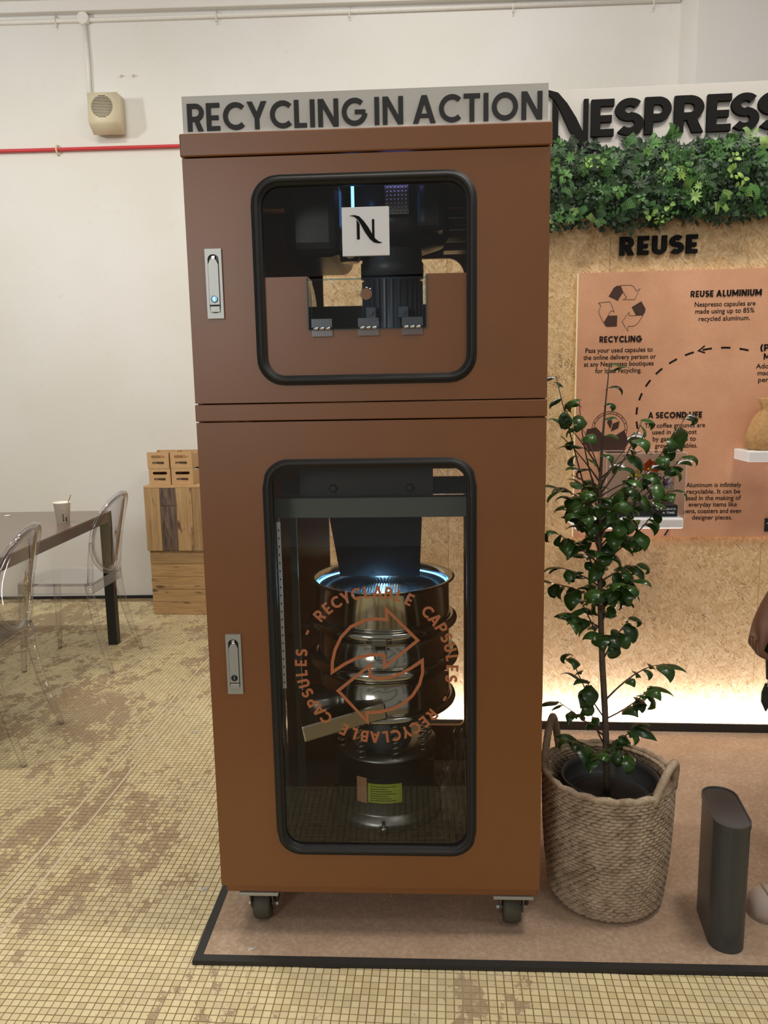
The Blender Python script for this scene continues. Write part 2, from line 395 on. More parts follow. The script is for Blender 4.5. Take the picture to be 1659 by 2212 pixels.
def ring_panel(bm, outer, inner, y0, y1, n=96):
    """plate in XZ with a hole. outer/inner = (x0,x1,z0,z1,r)"""
    cx = (inner[0]+inner[1])/2; cz = (inner[2]+inner[3])/2
    ang = [2*PI*i/n for i in range(n)]
    for X in (outer[0], outer[1]):
        for Z in (outer[2], outer[3]): ang.append(math.atan2(Z-cz, X-cx) % (2*PI))
    r = inner[4]; hw = (inner[1]-inner[0])/2; hh = (inner[3]-inner[2])/2
    for sx in (-1, 1):
        for sz in (-1, 1):
            for k in range(9):
                a = k*PI/16
                ang.append(math.atan2(sz*(hh-r+r*math.sin(a)), sx*(hw-r+r*math.cos(a))) % (2*PI))
    ang = sorted(set(round(a, 5) for a in ang))
    def outp(th):
        if outer[4] > 0:
            ox = (outer[0]+outer[1])/2-cx; oz = (outer[2]+outer[3])/2-cz
            x, z = rr_ray(th, (outer[1]-outer[0])/2, (outer[3]-outer[2])/2, outer[4]); return cx+ox+x, cz+oz+z
        dx, dz = math.cos(th), math.sin(th); k = 1e9
        if dx > 1e-9: k = min(k, (outer[1]-cx)/dx)
        if dx < -1e-9: k = min(k, (outer[0]-cx)/dx)
        if dz > 1e-9: k = min(k, (outer[3]-cz)/dz)
        if dz < -1e-9: k = min(k, (outer[2]-cz)/dz)
        return cx+dx*k, cz+dz*k
    rows = []
    for th in ang:
        ix, iz = rr_ray(th, hw, hh, r); ix += cx; iz += cz; ox, oz = outp(th)
        rows.append([bm.verts.new(c) for c in ((ix, y0, iz), (ox, y0, oz), (ox, y1, oz), (ix, y1, iz))])
    fs = []
    for a, b in zip(rows, rows[1:]+rows[:1]):
        for i in range(4): fs.append(bm.faces.new((a[i], b[i], b[(i+1) % 4], a[(i+1) % 4])))
    bmesh.ops.recalc_face_normals(bm, faces=fs); return bm
def rrect_pts(x0, x1, z0, z1, r, k=8):
    out = []
    for cx, cz, a0 in ((x1-r, z1-r, 0), (x0+r, z1-r, PI/2), (x0+r, z0+r, PI), (x1-r, z0+r, 1.5*PI)):
        for i in range(k+1): out.append((cx+r*math.cos(a0+i*PI/2/k), cz+r*math.sin(a0+i*PI/2/k)))
    return out
WM = {}
def mk(name, bm, mat, parent=None, world=False, kind=None, loc=None, rot=None):
    me = bpy.data.meshes.new(name)
    if isinstance(bm, bpy.types.Mesh): me = bm
    else: bm.to_mesh(me); bm.free()
    if mat is not None and not me.materials: me.materials.append(MATS[mat])
    o = bpy.data.objects.new(name, me); col.objects.link(o)
    if loc is not None: o.location = loc
    if rot is not None: o.rotation_euler = rot
    WM[o] = Matrix.Identity(4)
    if parent is not None:
        o.parent = parent
        if world: o.matrix_parent_inverse = WM[parent].inverted()
        else: WM[o] = WM[parent].copy()
    if kind: o['kind'] = kind
    return o
def tag(o, label, cat, group=None):
    o['label'] = label; o['category'] = cat
    if group: o['group'] = group
    return o
def thing(name, label, cat, loc=(0, 0, 0), rz=0.0, group=None):
    o = bpy.data.objects.new(name, None); col.objects.link(o); o.empty_display_size = 0.05
    o.location = loc; o.rotation_euler = (0, 0, rz)
    WM[o] = Matrix.Translation(loc) @ Matrix.Rotation(rz, 4, 'Z')
    return tag(o, label, cat, group)
def struct(name, bm, mat, label=None):
    o = mk(name, bm, mat); o['kind'] = 'structure'
    if label: o['label'] = label
    return o
def smooth(bm):
    for f in bm.faces: f.smooth = True
    return bm

# ---- stroke lettering
def q_stroke(pts, t, closed=False):
    pts = [Vector(p) for p in pts]; n = len(pts); L = []; Rr = []
    for i in range(n):
        if closed: a, b = pts[i-1], pts[(i+1) % n]
        else: a, b = pts[max(i-1, 0)], pts[min(i+1, n-1)]
        d0 = (pts[i]-a).normalized() if (pts[i]-a).length > 1e-9 else (b-pts[i]).normalized()
        d1 = (b-pts[i]).normalized() if (b-pts[i]).length > 1e-9 else d0
        n0 = Vector((-d0.y, d0.x)); n1 = Vector((-d1.y, d1.x)); mm = (n0+n1)
        mm = mm.normalized() if mm.length > 1e-6 else n0
        k = min(1/max(mm.dot(n0), 0.3), 2.2)
        L.append(pts[i]+mm*k*t/2); Rr.append(pts[i]-mm*k*t/2)
    out = []
    for i in range(n if closed else n-1):
        j = (i+1) % n
        out.append([tuple(L[i]), tuple(L[j]), tuple(Rr[j]), tuple(Rr[i])])
    return out
def arc(cx, cy, rx, ry, a0, a1, k=20):
    return [(cx+rx*math.cos(R_(a0+(a1-a0)*i/k)), cy+ry*math.sin(R_(a0+(a1-a0)*i/k))) for i in range(k+1)]
def rect(x0, y0, x1, y1): return [(x0, y0), (x1, y0), (x1, y1), (x0, y1)]
def glyph(c, t):
    h = t/2; u = t*0.92
    if c == 'I': return t, [rect(0, 0, t, 1)]
    if c == 'E': return 0.52, [rect(0, 0, t, 1), rect(t, 0, 0.52, u), rect(t, 1-u, 0.52, 1), rect(t, 0.47-u/2, 0.47, 0.47+u/2)]
    if c == 'F': return 0.5, [rect(0, 0, t, 1), rect(t, 1-u, 0.5, 1), rect(t, 0.45-u/2, 0.45, 0.45+u/2)]
    if c == 'L': return 0.48, [rect(0, 0, t, 1), rect(t, 0, 0.48, u)]
    if c == 'T': return 0.62, [rect(0.31-h, 0, 0.31+h, 1-u), rect(0, 1-u, 0.62, 1)]
    if c in 'PRB':
        mid = 0.44 if c != 'B' else 0.52; r = (1-h-mid)/2; q = [rect(0, 0, t, 1)]
        q += q_stroke([(t, 1-h), (0.32, 1-h)]+arc(0.32, 1-h-r, r, r, 90, -90)+[(t, mid)], t)
        if c == 'R': q.append([(0.40, 0), (0.40+1.2*t, 0), (0.24+1.1*t, mid), (0.24, mid)]); return 0.40+1.2*t, q
        if c == 'B':
            r2 = (mid-h)/2; q += q_stroke([(t, mid), (0.34, mid)]+arc(0.34, h+r2, r2*1.05, r2, 90, -90)+[(t, h)], t); return 0.34+r2+h, q
        return 0.32+r+h, q
    if c == 'D':
        return 0.80, [rect(0, 0, t, 1)]+q_stroke([(t, 1-h), (0.3, 1-h)]+arc(0.3, 0.5, 0.5-h, 0.5-h, 90, -90)+[(t, h)], t)
    if c == 'N': return 0.78, [rect(0, 0, t, 1), rect(0.78-t, 0, 0.78, 1), [(0, 1), (1.15*t, 1), (0.78, 0), (0.78-1.15*t, 0)]]
    if c == 'M':
        return 0.96, [rect(0, 0, t, 1), rect(0.96-t, 0, 0.96, 1), [(0, 1), (1.1*t, 1), (0.48+0.5*t, 0.18), (0.48-0.5*t, 0.18)], [(0.96-1.1*t, 1), (0.96, 1), (0.48+0.5*t, 0.18), (0.48-0.5*t, 0.18)]]
    if c == 'A':
        m_ = 0.43; k = 0.56*t
        return 0.86, [[(0, 0), (1.1*t, 0), (m_+k, 1), (m_-k, 1)], [(0.86-1.1*t, 0), (0.86, 0), (m_+k, 1), (m_-k, 1)], rect(0.19, 0.2, 0.67, 0.2+0.8*t)]
    if c == 'V':
        m_ = 0.4; k = 0.56*t
        return 0.8, [[(0, 1), (1.1*t, 1), (m_+k, 0), (m_-k, 0)], [(0.8-1.1*t, 1), (0.8, 1), (m_+k, 0), (m_-k, 0)]]
    if c == 'Y':
        m_ = 0.38; k = 0.56*t
        return 0.76, [[(0, 1), (1.15*t, 1), (m_+k, 0.4), (m_-k, 0.4)], [(0.76-1.15*t, 1), (0.76, 1), (m_+k, 0.4), (m_-k, 0.4)], rect(m_-h, 0, m_+h, 0.42)]
    if c == 'U': return 0.68, q_stroke([(h, 1), (h, 0.34)]+arc(0.34, 0.34, 0.34-h, 0.34-h, 180, 360)+[(0.68-h, 1)], t)
    if c == 'O': return 0.98, q_stroke(arc(0.49, 0.5, 0.49-h, 0.5-h, 0, 360, 40)[:-1], t, True)
    if c == 'C': return 0.80, q_stroke(arc(0.49, 0.5, 0.49-h, 0.5-h, 46, 314, 32), t)
    if c == 'G': return 0.88, q_stroke(arc(0.49, 0.5, 0.49-h, 0.5-h, 48, 352, 34), t)+[rect(0.50, 0.42, 0.90, 0.42+0.85*t)]
    if c == 'S':
        r1, r2 = 0.5*(0.5-h)*1.03, 0.5*(0.52-h)
        x = 0.29
        return 0.58, q_stroke(arc(x+.01, 1-h-r1, r1*1.08, r1, 38, 270, 18)+arc(x, h+r2*0.98, r2*1.12, r2, 90, -142, 18)[1:], t)
    if c == '-': return 0.55, [rect(0.1, 0.44, 0.5, 0.44+t)]
    if c == '(': return 0.3, q_stroke(arc(0.6, 0.45, 0.5, 0.68, 130, 230, 12), t)
    if c == ')': return 0.3, q_stroke(arc(-0.3, 0.45, 0.5, 0.68, 50, -50, 12), t)
    return 0.4, []
def quads_mesh(quads, y0, y1):
    bm = bmesh.new()
    for qi, q in enumerate(quads):
        y0 = y0-2.0e-5*(1 if qi else 0)
        A = [bm.verts.new((x, y0, z)) for x, z in q]; B = [bm.verts.new((x, y1, z)) for x, z in q]
        k = len(q)
        try:
            bm.faces.new(A); bm.faces.new(B)
            for i in range(k): bm.faces.new((A[i], A[(i+1) % k], B[(i+1) % k], B[i]))
        except ValueError: pass
    bmesh.ops.recalc_face_normals(bm, faces=bm.faces)
    return bm
def layout(text, t, gap=0.14, space=0.26):
    x = 0; out = []
    for c in text:
        if c == ' ': x += space; continue
        w_, q = glyph(c, t); out.append((c, x, w_, q)); x += w_+gap
    return out, x-gap
def letters(text, x0, x1, z0, hgt, y0, y1, t, mat, parent, gap=0.14, space=0.3, slope=0.0, joined=None):
    lay, tot = layout(text, t, gap, space); s = (x1-x0)/tot; allq = []
    for c, gx, w_, q in lay:
        qq = [[(x0+(gx+px)*s, z0+pz*hgt+slope*((gx+px)*s)) for px, pz in p] for p in q]
        if joined: allq += qq
        else: mk('letter', quads_mesh(qq, y0, y1), mat, parent)
    if joined: return mk(joined, quads_mesh(allq, y0, y1), mat, parent)
NLOGO = {'swoosh': [(700, 361), (735, 357), (768, 366), (800, 398), (832, 442), (860, 492), (880, 520), (902, 538), (930, 548), (900, 552), (868, 545), (840, 521), (808, 476), (776, 418), (757, 388), (732, 368)],
         'left': [(750, 386), (770, 419), (770, 522), (750, 522)], 'right': [(858, 388), (874, 388), (874, 520), (858, 488)]}
def emblem(x0, z0, wid, hgt, y0, y1, mat, parent, name='emblem_stroke'):
    for k, poly in NLOGO.items():
        pts = [(x0+(px-700)/230*wid, z0+(552-py)/195*hgt) for px, py in poly]
        mk(name, prism(bmesh.new(), pts, y0, y1), mat, parent)
def text_mesh(body, width, cap=None):
    cu = bpy.data.curves.new('txt', 'FONT'); cu.body = body; cu.align_x = 'CENTER'; cu.resolution_u = 3; cu.size = 1.0; cu.offset = 0.012
    o = bpy.data.objects.new('txt', cu); col.objects.link(o)
    dg = bpy.context.evaluated_depsgraph_get(); ev = o.evaluated_get(dg)
    me = bpy.data.meshes.new_from_object(ev); bpy.data.objects.remove(o); bpy.data.curves.remove(cu)
    n = len(me.vertices); co = np.empty(n*3); me.vertices.foreach_get('co', co); co = co.reshape(-1, 3)
    wx = co[:, 0].max()-co[:, 0].min(); s = width/wx
    sz = s if cap is None else cap/0.7
    out = np.stack([(co[:, 0]-(co[:, 0].max()+co[:, 0].min())/2)*s, np.zeros(n), co[:, 1]*sz], 1)
    me.vertices.foreach_set('co', out.ravel()); me.update(); return me
def text_line(body, xc, z, width, y, mat, parent, name='text_line', cap=None):
    me = text_mesh(body, width, cap); me.materials.clear(); me.materials.append(MATS[mat])
    o = mk(name, me, None, parent); o.location = (xc, y, z); return o

# ================================================================== SETTING
# ---- floor
MATX0, MATX1, MATY0, MATY1 = -0.052, 2.60, -0.104, 1.235
bm = bmesh.new(); bx(bm, -6, 5, -5, 3.6, -0.06, -0.0015)
floor = struct('floor', bm, 'mosaic_grout', 'worn cream mosaic floor with brown cement smears')
cg_, sg_ = math.cos(GA), math.sin(GA); ts = 0.00855
ii, jj = np.meshgrid(np.arange(-165, 135), np.arange(-40, 175))
cx = (ii.ravel()+0.5)*PITCH_T; cy = (jj.ravel()+0.5)*PITCH_T
wx = cx*cg_-cy*sg_; wy = cx*sg_+cy*cg_
keep = (wx > -3.1) & (wx < 2.55) & (wy > -0.75) & (wy < 3.24+0.03*wx) & ~((wx > MATX0+0.008) & (wx < MATX1) & (wy > MATY0+0.008) & (wy < 1.27))
wx, wy = wx[keep], wy[keep]
# the tiles nearest to the camera that show become single pieces
V = np.stack([wx, wy, np.zeros_like(wx)], 1)-np.array(CAM)
dz = V@np.array(cf_); pu = 829.5+F_PX*(V@np.array(cr_))/dz; pv = 1106-F_PX*(V@np.array(cu_))/dz
vis = (pu > -5) & (pu < 1664) & (pv > 900) & (pv < 2216) & (dz > 0.2)
order = np.argsort(np.where(vis, dz, 1e9))[:300]
single = np.zeros(len(wx), bool); single[order] = True
sx, sy = wx[~single], wy[~single]; n = len(sx)
corner = np.array([(-ts, -ts), (ts, -ts), (ts, ts), (-ts, ts)]); crot = corner@np.array([[cg_, sg_], [-sg_, cg_]])
rng = np.random.default_rng(3); hz = rng.uniform(-0.0003, 0.0002, n)
vt = np.zeros((n, 8, 3)); vt[:, :4, :2] = np.stack([sx, sy], 1)[:, None]+crot*0.985; vt[:, 4:, :2] = np.stack([sx, sy], 1)[:, None]+crot
vt[:, :4, 2] = hz[:, None]; vt[:, 4:, 2] = -0.002
fq = np.array([(0, 1, 2, 3), (4, 5, 1, 0), (5, 6, 2, 1), (6, 7, 3, 2), (7, 4, 0, 3)])
faces = (np.arange(n)[:, None, None]*8+fq[None]).reshape(-1, 4)
me = bpy.data.meshes.new('mosaic_tiles'); me.vertices.add(n*8); me.vertices.foreach_set('co', vt.ravel())
me.loops.add(faces.size); me.loops.foreach_set('vertex_index', faces.ravel().astype(np.int32))
me.polygons.add(len(faces)); me.polygons.foreach_set('loop_start', np.arange(0, faces.size, 4, dtype=np.int32))
me.update(calc_edges=True); me.shade_flat(); me.materials.append(MATS['mosaic_tile'])
mk('mosaic_tiles', me, None, floor, kind='stuff')
bm = bmesh.new()
A = [bm.verts.new((x*0.985, y*0.985, 0)) for x, y in corner]; B = [bm.verts.new((x, y, -0.002)) for x, y in corner]
bm.faces.new(A)
for i in range(4): bm.faces.new((B[i], B[(i+1) % 4], A[(i+1) % 4], A[i]))
tme = bpy.data.meshes.new('tile'); bm.to_mesh(tme); bm.free(); tme.materials.append(MATS['mosaic_tile'])
for k in order: mk('tile', tme, None, floor, loc=(wx[k], wy[k], rng.uniform(-0.0003, 0.0002)), rot=(0, 0, GA))
plain('joint_pale', (222, 206, 176), 0.6, var=0.1, vscale=60)
for a, b in (((-0.668, 0.05), (-0.612, 2.2)), ((-0.587, -0.05), (-0.545, 2.2))):
    dx, dy = b[0]-a[0], b[1]-a[1]; L = math.hypot(dx, dy); nx, ny = -dy/L*0.0042, dx/L*0.0042
    mk('joint_strip', prism(bmesh.new(), [(a[0]-nx, a[1]-ny), (b[0]-nx, b[1]-ny), (b[0]+nx, b[1]+ny), (a[0]+nx, a[1]+ny)], -0.001, 0.0012, 'XY'), 'joint_pale', floor)
for x, y, s_ in ((0.155, -0.02, 0.0), (-0.60, 1.3, 0.7), (-0.10, 0.21, 1.2)):
    pass

# ---- white back wall (root frame: along the wall, 1.5 degrees)
WP, WA = (-1.9, 3.29, 0), R_(1.5)
def wallobj(name, bm, mat, label=None):
    o = struct(name, bm, mat, label); o.location = WP; o.rotation_euler = (0, 0, WA); return o
bm = bmesh.new(); bx(bm, -3.5, 6.5, 0, 0.12, -0.06, 4.3); wall = wallobj('wall_back', bm, 'wall_plaster', 'white painted plaster wall with small cracks')
bm = bmesh.new(); bx(bm, 4.0, 6.5, -0.30, 0.0, -0.002, 4.3); wallobj('wall_pilaster', bm, 'wall_plaster', 'projecting white wall pilaster')
bm = bmesh.new(); bx(bm, -3.5, 4.0, -0.055, -0.001, 3.685, 3.75, 0.004); bx(bm, -3.5, 4.0, -0.15, -0.001, 3.75, 4.3, 0.006); wallobj('trim_1', bm, 'wall_plaster', 'stepped white plaster cornice')
bm = bmesh.new(); bx(bm, -3.5, 4.0, -0.012, -0.0005, 0.0, 0.018); wallobj('baseboard_back', bm, 'table_black', 'thin black skirting line')
bm = bmesh.new(); bx(bm, 0.0, 6, 0, 0.1, -0.06, 4.3)

# ================================================================== WALL FITTINGS
def wthing(name, label, cat, group=None): return thing(name, label, cat, WP, WA, group)
c = wthing('conduit_pipe', 'white painted horizontal conduit pipe clipped under the cornice', 'pipe')
bm = bmesh.new(); tube(bm, [(-3.4, -0.014, 3.648), (0.5, -0.014, 3.648), (2.0, -0.014, 3.652), (3.99, -0.014, 3.662)], 0.0125, 12); mk('tube', bm, 'white_paint', c)
for s_ in (0.196, 1.187, 2.0, 2.99, 3.83):
    bm = bmesh.new(); tube(bm, [(s_, -0.003, 3.615), (s_, -0.014, 3.628), (s_, -0.028, 3.64), (s_, -0.030, 3.65), (s_, -0.025, 3.664), (s_, -0.012, 3.670), (s_, -0.003, 3.68)], 0.0042, 8)
    lathe(bm, [(0.009, 0), (0.009, -0.004), (0.004, -0.006)], 12, (s_, 0, 3.612), axis='Y'); mk('pipe_clip', bm, 'white_paint', c)
bm = bmesh.new(); lathe(bm, [(0.033, 0.0), (0.036, -0.004), (0.036, -0.034), (0.033, -0.038)], 28, (0.372, 0, 3.655), axis='Y'); j = mk('junction_box', bm, 'white_paint', c)
c = wthing('drop_conduit', 'white vertical conduit dropping from junction box to wall speaker', 'pipe')
bm = bmesh.new(); tube(bm, [(0.374, -0.014, 3.618), (0.378, -0.014, 3.4), (0.374, -0.014, 3.135)], 0.013, 12); mk('tube', bm, 'white_paint', c)
bm = bmesh.new(); bx(bm, 0.345, 0.405, -0.004, -0.0005, 3.222, 3.236); tube(bm, [(0.358, -0.003, 3.229), (0.362, -0.026, 3.229), (0.376, -0.030, 3.229), (0.39, -0.026, 3.229), (0.394, -0.003, 3.229)], 0.004, 6); mk('pipe_clip', bm, 'white_paint', c)
bm = bmesh.new(); tube(bm, [(0.374, -0.014, 3.138), (0.378, -0.016, 3.118), (0.392, -0.03, 3.112), (0.408, -0.05, 3.13)], 0.003, 6); mk('cable', bm, 'print_brown', c)
# speaker
c = wthing('wall_speaker', 'cream plastic box loudspeaker with round slotted grille on the white wall', 'speaker')
prof = [(-0.012, 3.195), (-0.135, 3.190), (-0.150, 3.022), (-0.138, 3.008), (-0.072, 2.968), (-0.012, 2.985)]
bm = prism(bmesh.new(), prof, 0.405, 0.585, 'YZ'); bmesh.ops.bevel(bm, geom=[e for e in bm.edges if len(e.link_faces) == 2 and e.calc_face_angle(0) > 0.3], offset=0.010, segments=3, affect='EDGES'); mk('body', smooth(bm), 'beige_plastic', c)
def spk_y(z): return -0.150+(z-3.022)/(3.190-3.022)*0.015-0.0012
for k in range(15):
    z = 3.045+k*0.0088; dzc = z-3.106; hw = math.sqrt(max(0.066**2-dzc**2, 0.0001))
    bm = bmesh.new(); bx(bm, 0.492-hw, 0.492+hw, spk_y(z), spk_y(z)+0.004, z, z+0.0035); mk('grille_slot', bm, 'print_dark', c)
mk('bracket', box(0.45, 0.56, -0.013, 0.0, 3.0, 3.17, 0.003), 'beige_plastic', c)
# red pipe
c = wthing('red_pipe', 'thin red painted pipe running along the white wall', 'pipe')
bm = bmesh.new(); tube(bm, [(-3.4, -0.02, 2.904), (0, -0.02, 2.904), (1.2, -0.02, 2.908), (3.9, -0.02, 2.912)], 0.011, 12); mk('tube', bm, 'red_paint', c)
for s_ in (0.146, -1.3, 1.55):
    bm = bmesh.new(); tube(bm, [(s_, -0.001, 2.932), (s_, -0.02, 2.927), (s_, -0.034, 2.915), (s_, -0.035, 2.9), (s_, -0.028, 2.888), (s_, -0.01, 2.880), (s_, -0.001, 2.874)], 0.006, 8); mk('pipe_clip', bm, 'beige_plastic', c)
for k, (s_, dx) in enumerate(((0.578, 0.02), (0.652, -0.012))):
    c = wthing('wall_plug', ('straight stub of an old plug in white wall, closer to the drop conduit', 'hooked stub of an old plug in white wall, farther from the drop conduit')[k], 'plug', 'old plugs above the wall speaker')
    bm = bmesh.new(); tube(bm, [(s_, 0, 3.33), (s_-0.004, -0.018, 3.327), (s_-dx*0.3, -0.028, 3.322)], [0.008, 0.006, 0.004], 8); mk('stub', bm, 'white_paint', c)

# ================================================================== MACHINE CABINET
M = thing('recycling_machine', 'tall copper brown cabinet on casters with two black-framed windows', 'machine', (0.4, 0.31, 0.012))
ZB, Z2, Z1, ZD, ZT = 0.142, 1.3112, 1.3494, 1.8863, 1.9343
DEP = 0.62
def mm(name, bm, mat, parent=None): return mk(name, bm, mat, parent or M, world=True)
UW = (0.148, 0.643, 1.390, 1.844); LW = (0.148, 0.643, 0.231, 1.222)
g = 0.022
bm = bmesh.new(); ring_panel(bm, (0.0, 0.80, Z1+0.003, ZD-0.003, 0), (UW[0]+0.008, UW[1]-0.008, UW[2]+0.008, UW[3]-0.008, 0.052), 0.0, 0.020); ud = mm('upper_door', bm, 'copper_paint')
bm = bmesh.new(); ring_panel(bm, (0.0, 0.80, ZB, Z2-0.003, 0), (LW[0]+0.008, LW[1]-0.008, LW[2]+0.008, LW[3]-0.008, 0.052), 0.0, 0.020); ld = mm('lower_door', bm, 'copper_paint')
def gasket(W_, parent):
    bm = bmesh.new()
    o = (W_[0], W_[1], W_[2], W_[3], 0.062); i = (W_[0]+g, W_[1]-g, W_[2]+g, W_[3]-g, 0.042)
    ring_panel(bm, o, i, -0.008, 0.026, 120)
    bmesh.ops.bevel(bm, geom=[e for e in bm.edges if len(e.link_faces) == 2 and e.calc_face_angle(0) > 1.2 and max(v.co.y for v in e.verts) < 0], offset=0.006, segments=3, affect='EDGES')
    return mk('gasket', smooth(bm), 'rubber_black', parent, world=True)
gasket(UW, ud); gasket(LW, ld)
mk('window_pane', prism(bmesh.new(), rrect_pts(UW[0]+0.015, UW[1]-0.015, 1.55, UW[3]-0.015, 0.046), 0.012, 0.016), 'window_glass', ud, world=True) if False else None
# upper pane has the same notch as the flap, lower half filled by a painted plate
TX0, TX1, TZ0, TZ1 = 0.267, 0.531, 1.513, 1.626
def notch_poly(x0, x1, z0, z1, r):
    pts = []
    for cx, cz, a0 in ((x0+r, z0+r, PI), (x1-r, z0+r, 1.5*PI)):
        for i in range(9): pts.append((cx+r*math.cos(a0+i*PI/16), cz+r*math.sin(a0+i*PI/16)))
    return pts+[(x1, z1), (TX1, z1), (TX1, TZ0), (TX0, TZ0), (TX0, z1), (x0, z1)]
mk('infill_plate', prism(bmesh.new(), notch_poly(UW[0]+0.012, UW[1]-0.012, UW[2]+0.012, 1.629, 0.050), 0.006, 0.012), 'copper_paint', ud, world=True)
r = 0.048; x0, x1, z1 = UW[0]+0.012, UW[1]-0.012, UW[3]-0.012
top = [(x1, 1.629)]+[(x1-r+r*math.cos(i*PI/16), z1-r+r*math.sin(i*PI/16)) for i in range(9)]+[(x0+r+r*math.cos(PI/2+i*PI/16), z1-r+r*math.sin(PI/2+i*PI/16)) for i in range(9)]+[(x0, 1.629)]
mk('window_pane', prism(bmesh.new(), top, 0.008, 0.012), 'window_glass', ud, world=True)
# acrylic flap
mk('flap', box(TX0+0.002, TX1-0.002, -0.004, 0.0, TZ0+0.002, TZ1-0.006), 'acrylic', ud, world=True)
bm = bmesh.new(); bx(bm, TX0-0.001, TX0+0.003, -0.005, 0.06, TZ0, TZ1); bx(bm, TX1-0.003, TX1+0.001, -0.005, 0.06, TZ0, TZ1); bx(bm, TX0, TX1, -0.005, 0.001, TZ0-0.002, TZ0+0.002); bx(bm, TX0, TX1, -0.005, 0.001, TZ1-0.007, TZ1-0.004)
mk('flap_edge', bm, 'acrylic_edge', ud, world=True)
q = [(0.006, TZ0+0.004), (0.006, TZ1-0.012)]+[(0.006+0.095*math.sin(a*PI/16), TZ0+0.004+0.096*math.cos(a*PI/16)) for a in range(9)]
for xx in (TX0+0.006, TX1-0.009): mk('flap_side', prism(bmesh.new(), q, xx, xx+0.003, 'YZ'), 'acrylic', ud, world=True)
bm = bmesh.new(); lathe(bm, [(0.0125, -0.006), (0.0145, -0.006), (0.0145, 0.0015), (0.0125, 0.0015), (0.0125, -0.006)], 28, (0.399, 0, 1.587), cap=False, axis='Y'); mk('finger_ring', bm, 'acrylic_edge', ud, world=True)
bm = bmesh.new(); lathe(bm, [(0.0124, -0.0055), (0.0124, -0.001)], 28, (0.399, 0, 1.587), axis='Y'); mk('hole_disc', bm, 'copper_paint', ud, world=True)  # brown disc added to fill the finger hole
for hx in (0.275, 0.379, 0.477):
    bm = bmesh.new(); bx(bm, hx, hx+0.046, -0.008, -0.0045, 1.5165, 1.535); bx(bm, hx, hx+0.046, -0.003, 0.0055, 1.497, 1.5115); mk('hinge', bm, 'hinge_clear', ud, world=True)
    bm = bmesh.new()
    for k in range(3): lathe(bm, [(0.0032, hx+0.004+k*0.0135), (0.0032, hx+0.015+k*0.0135)], 10, (0, -0.007, 1.514), axis='X')
    mk('hinge_knuckle', bm, 'lever_chrome', ud, world=True)
# emblem plaque
mk('plaque', box(0.348, 0.452, -0.002, 0.0075, 1.669, 1.772, 0.001), 'white_plastic', ud, world=True)
for k, poly in NLOGO.items():
    pts = [(0.3653+(px-700)/230*0.0715, 1.6945+(552-py)/195*0.0605) for px, py in poly]
    mk('emblem_stroke', prism(bmesh.new(), pts, -0.0032, -0.0018), 'black_letter', ud, world=True)
# lower pane + vinyl lettering
mk('window_pane', prism(bmesh.new(), rrect_pts(LW[0]+0.012, LW[1]-0.012, LW[2]+0.012, LW[3]-0.012, 0.05), 0.008, 0.012), 'window_glass', ld, world=True)
CX, CZ, RB, HC = 0.404, 0.722, 0.168, 0.029
seq = 'RECYCLABLE CAPSULES - '*2
for i, ch in enumerate(seq):
    if ch == ' ': continue
    a = R_(137-i*180/22.0)
    w_, q = glyph(ch, 0.20); s_ = HC; ca, sa = math.cos(a), math.sin(a)
    qq = [[(CX+(RB+pz*HC)*ca+(px-w_/2)*s_*sa, CZ+(RB+pz*HC)*sa-(px-w_/2)*s_*ca) for px, pz in p] for p in q]
    mk('letter', quads_mesh(qq, 0.0062, 0.0078), 'copper_vinyl', ld, world=True)
def dpt(zu, zv):
    u, v = 600+zu/3.858, 1240+zv/3.858
    return (0.404+(u-812)*0.001135-(v-1440)*0.00002, 0.722-(v-1440)*0.00115)
up = [(455, 828), (458, 740), (480, 640), (530, 535), (610, 447), (720, 395), (800, 380), (905, 388), (898, 300), (1155, 560), (885, 785), (885, 690), (840, 678), (760, 685), (660, 707), (560, 757)]
lo = [(1193, 728), (1197, 830), (1172, 930), (1115, 1025), (1040, 1092), (950, 1140), (850, 1165), (738, 1172), (745, 1252), (503, 985), (770, 765), (765, 858), (830, 880), (930, 870), (1020, 840), (1110, 787)]
for pl in (up, lo):
    mk('arrow_outline', quads_mesh(q_stroke([dpt(*p) for p in pl], 0.0075, True), 0.0062, 0.0078), 'copper_vinyl', ld, world=True)
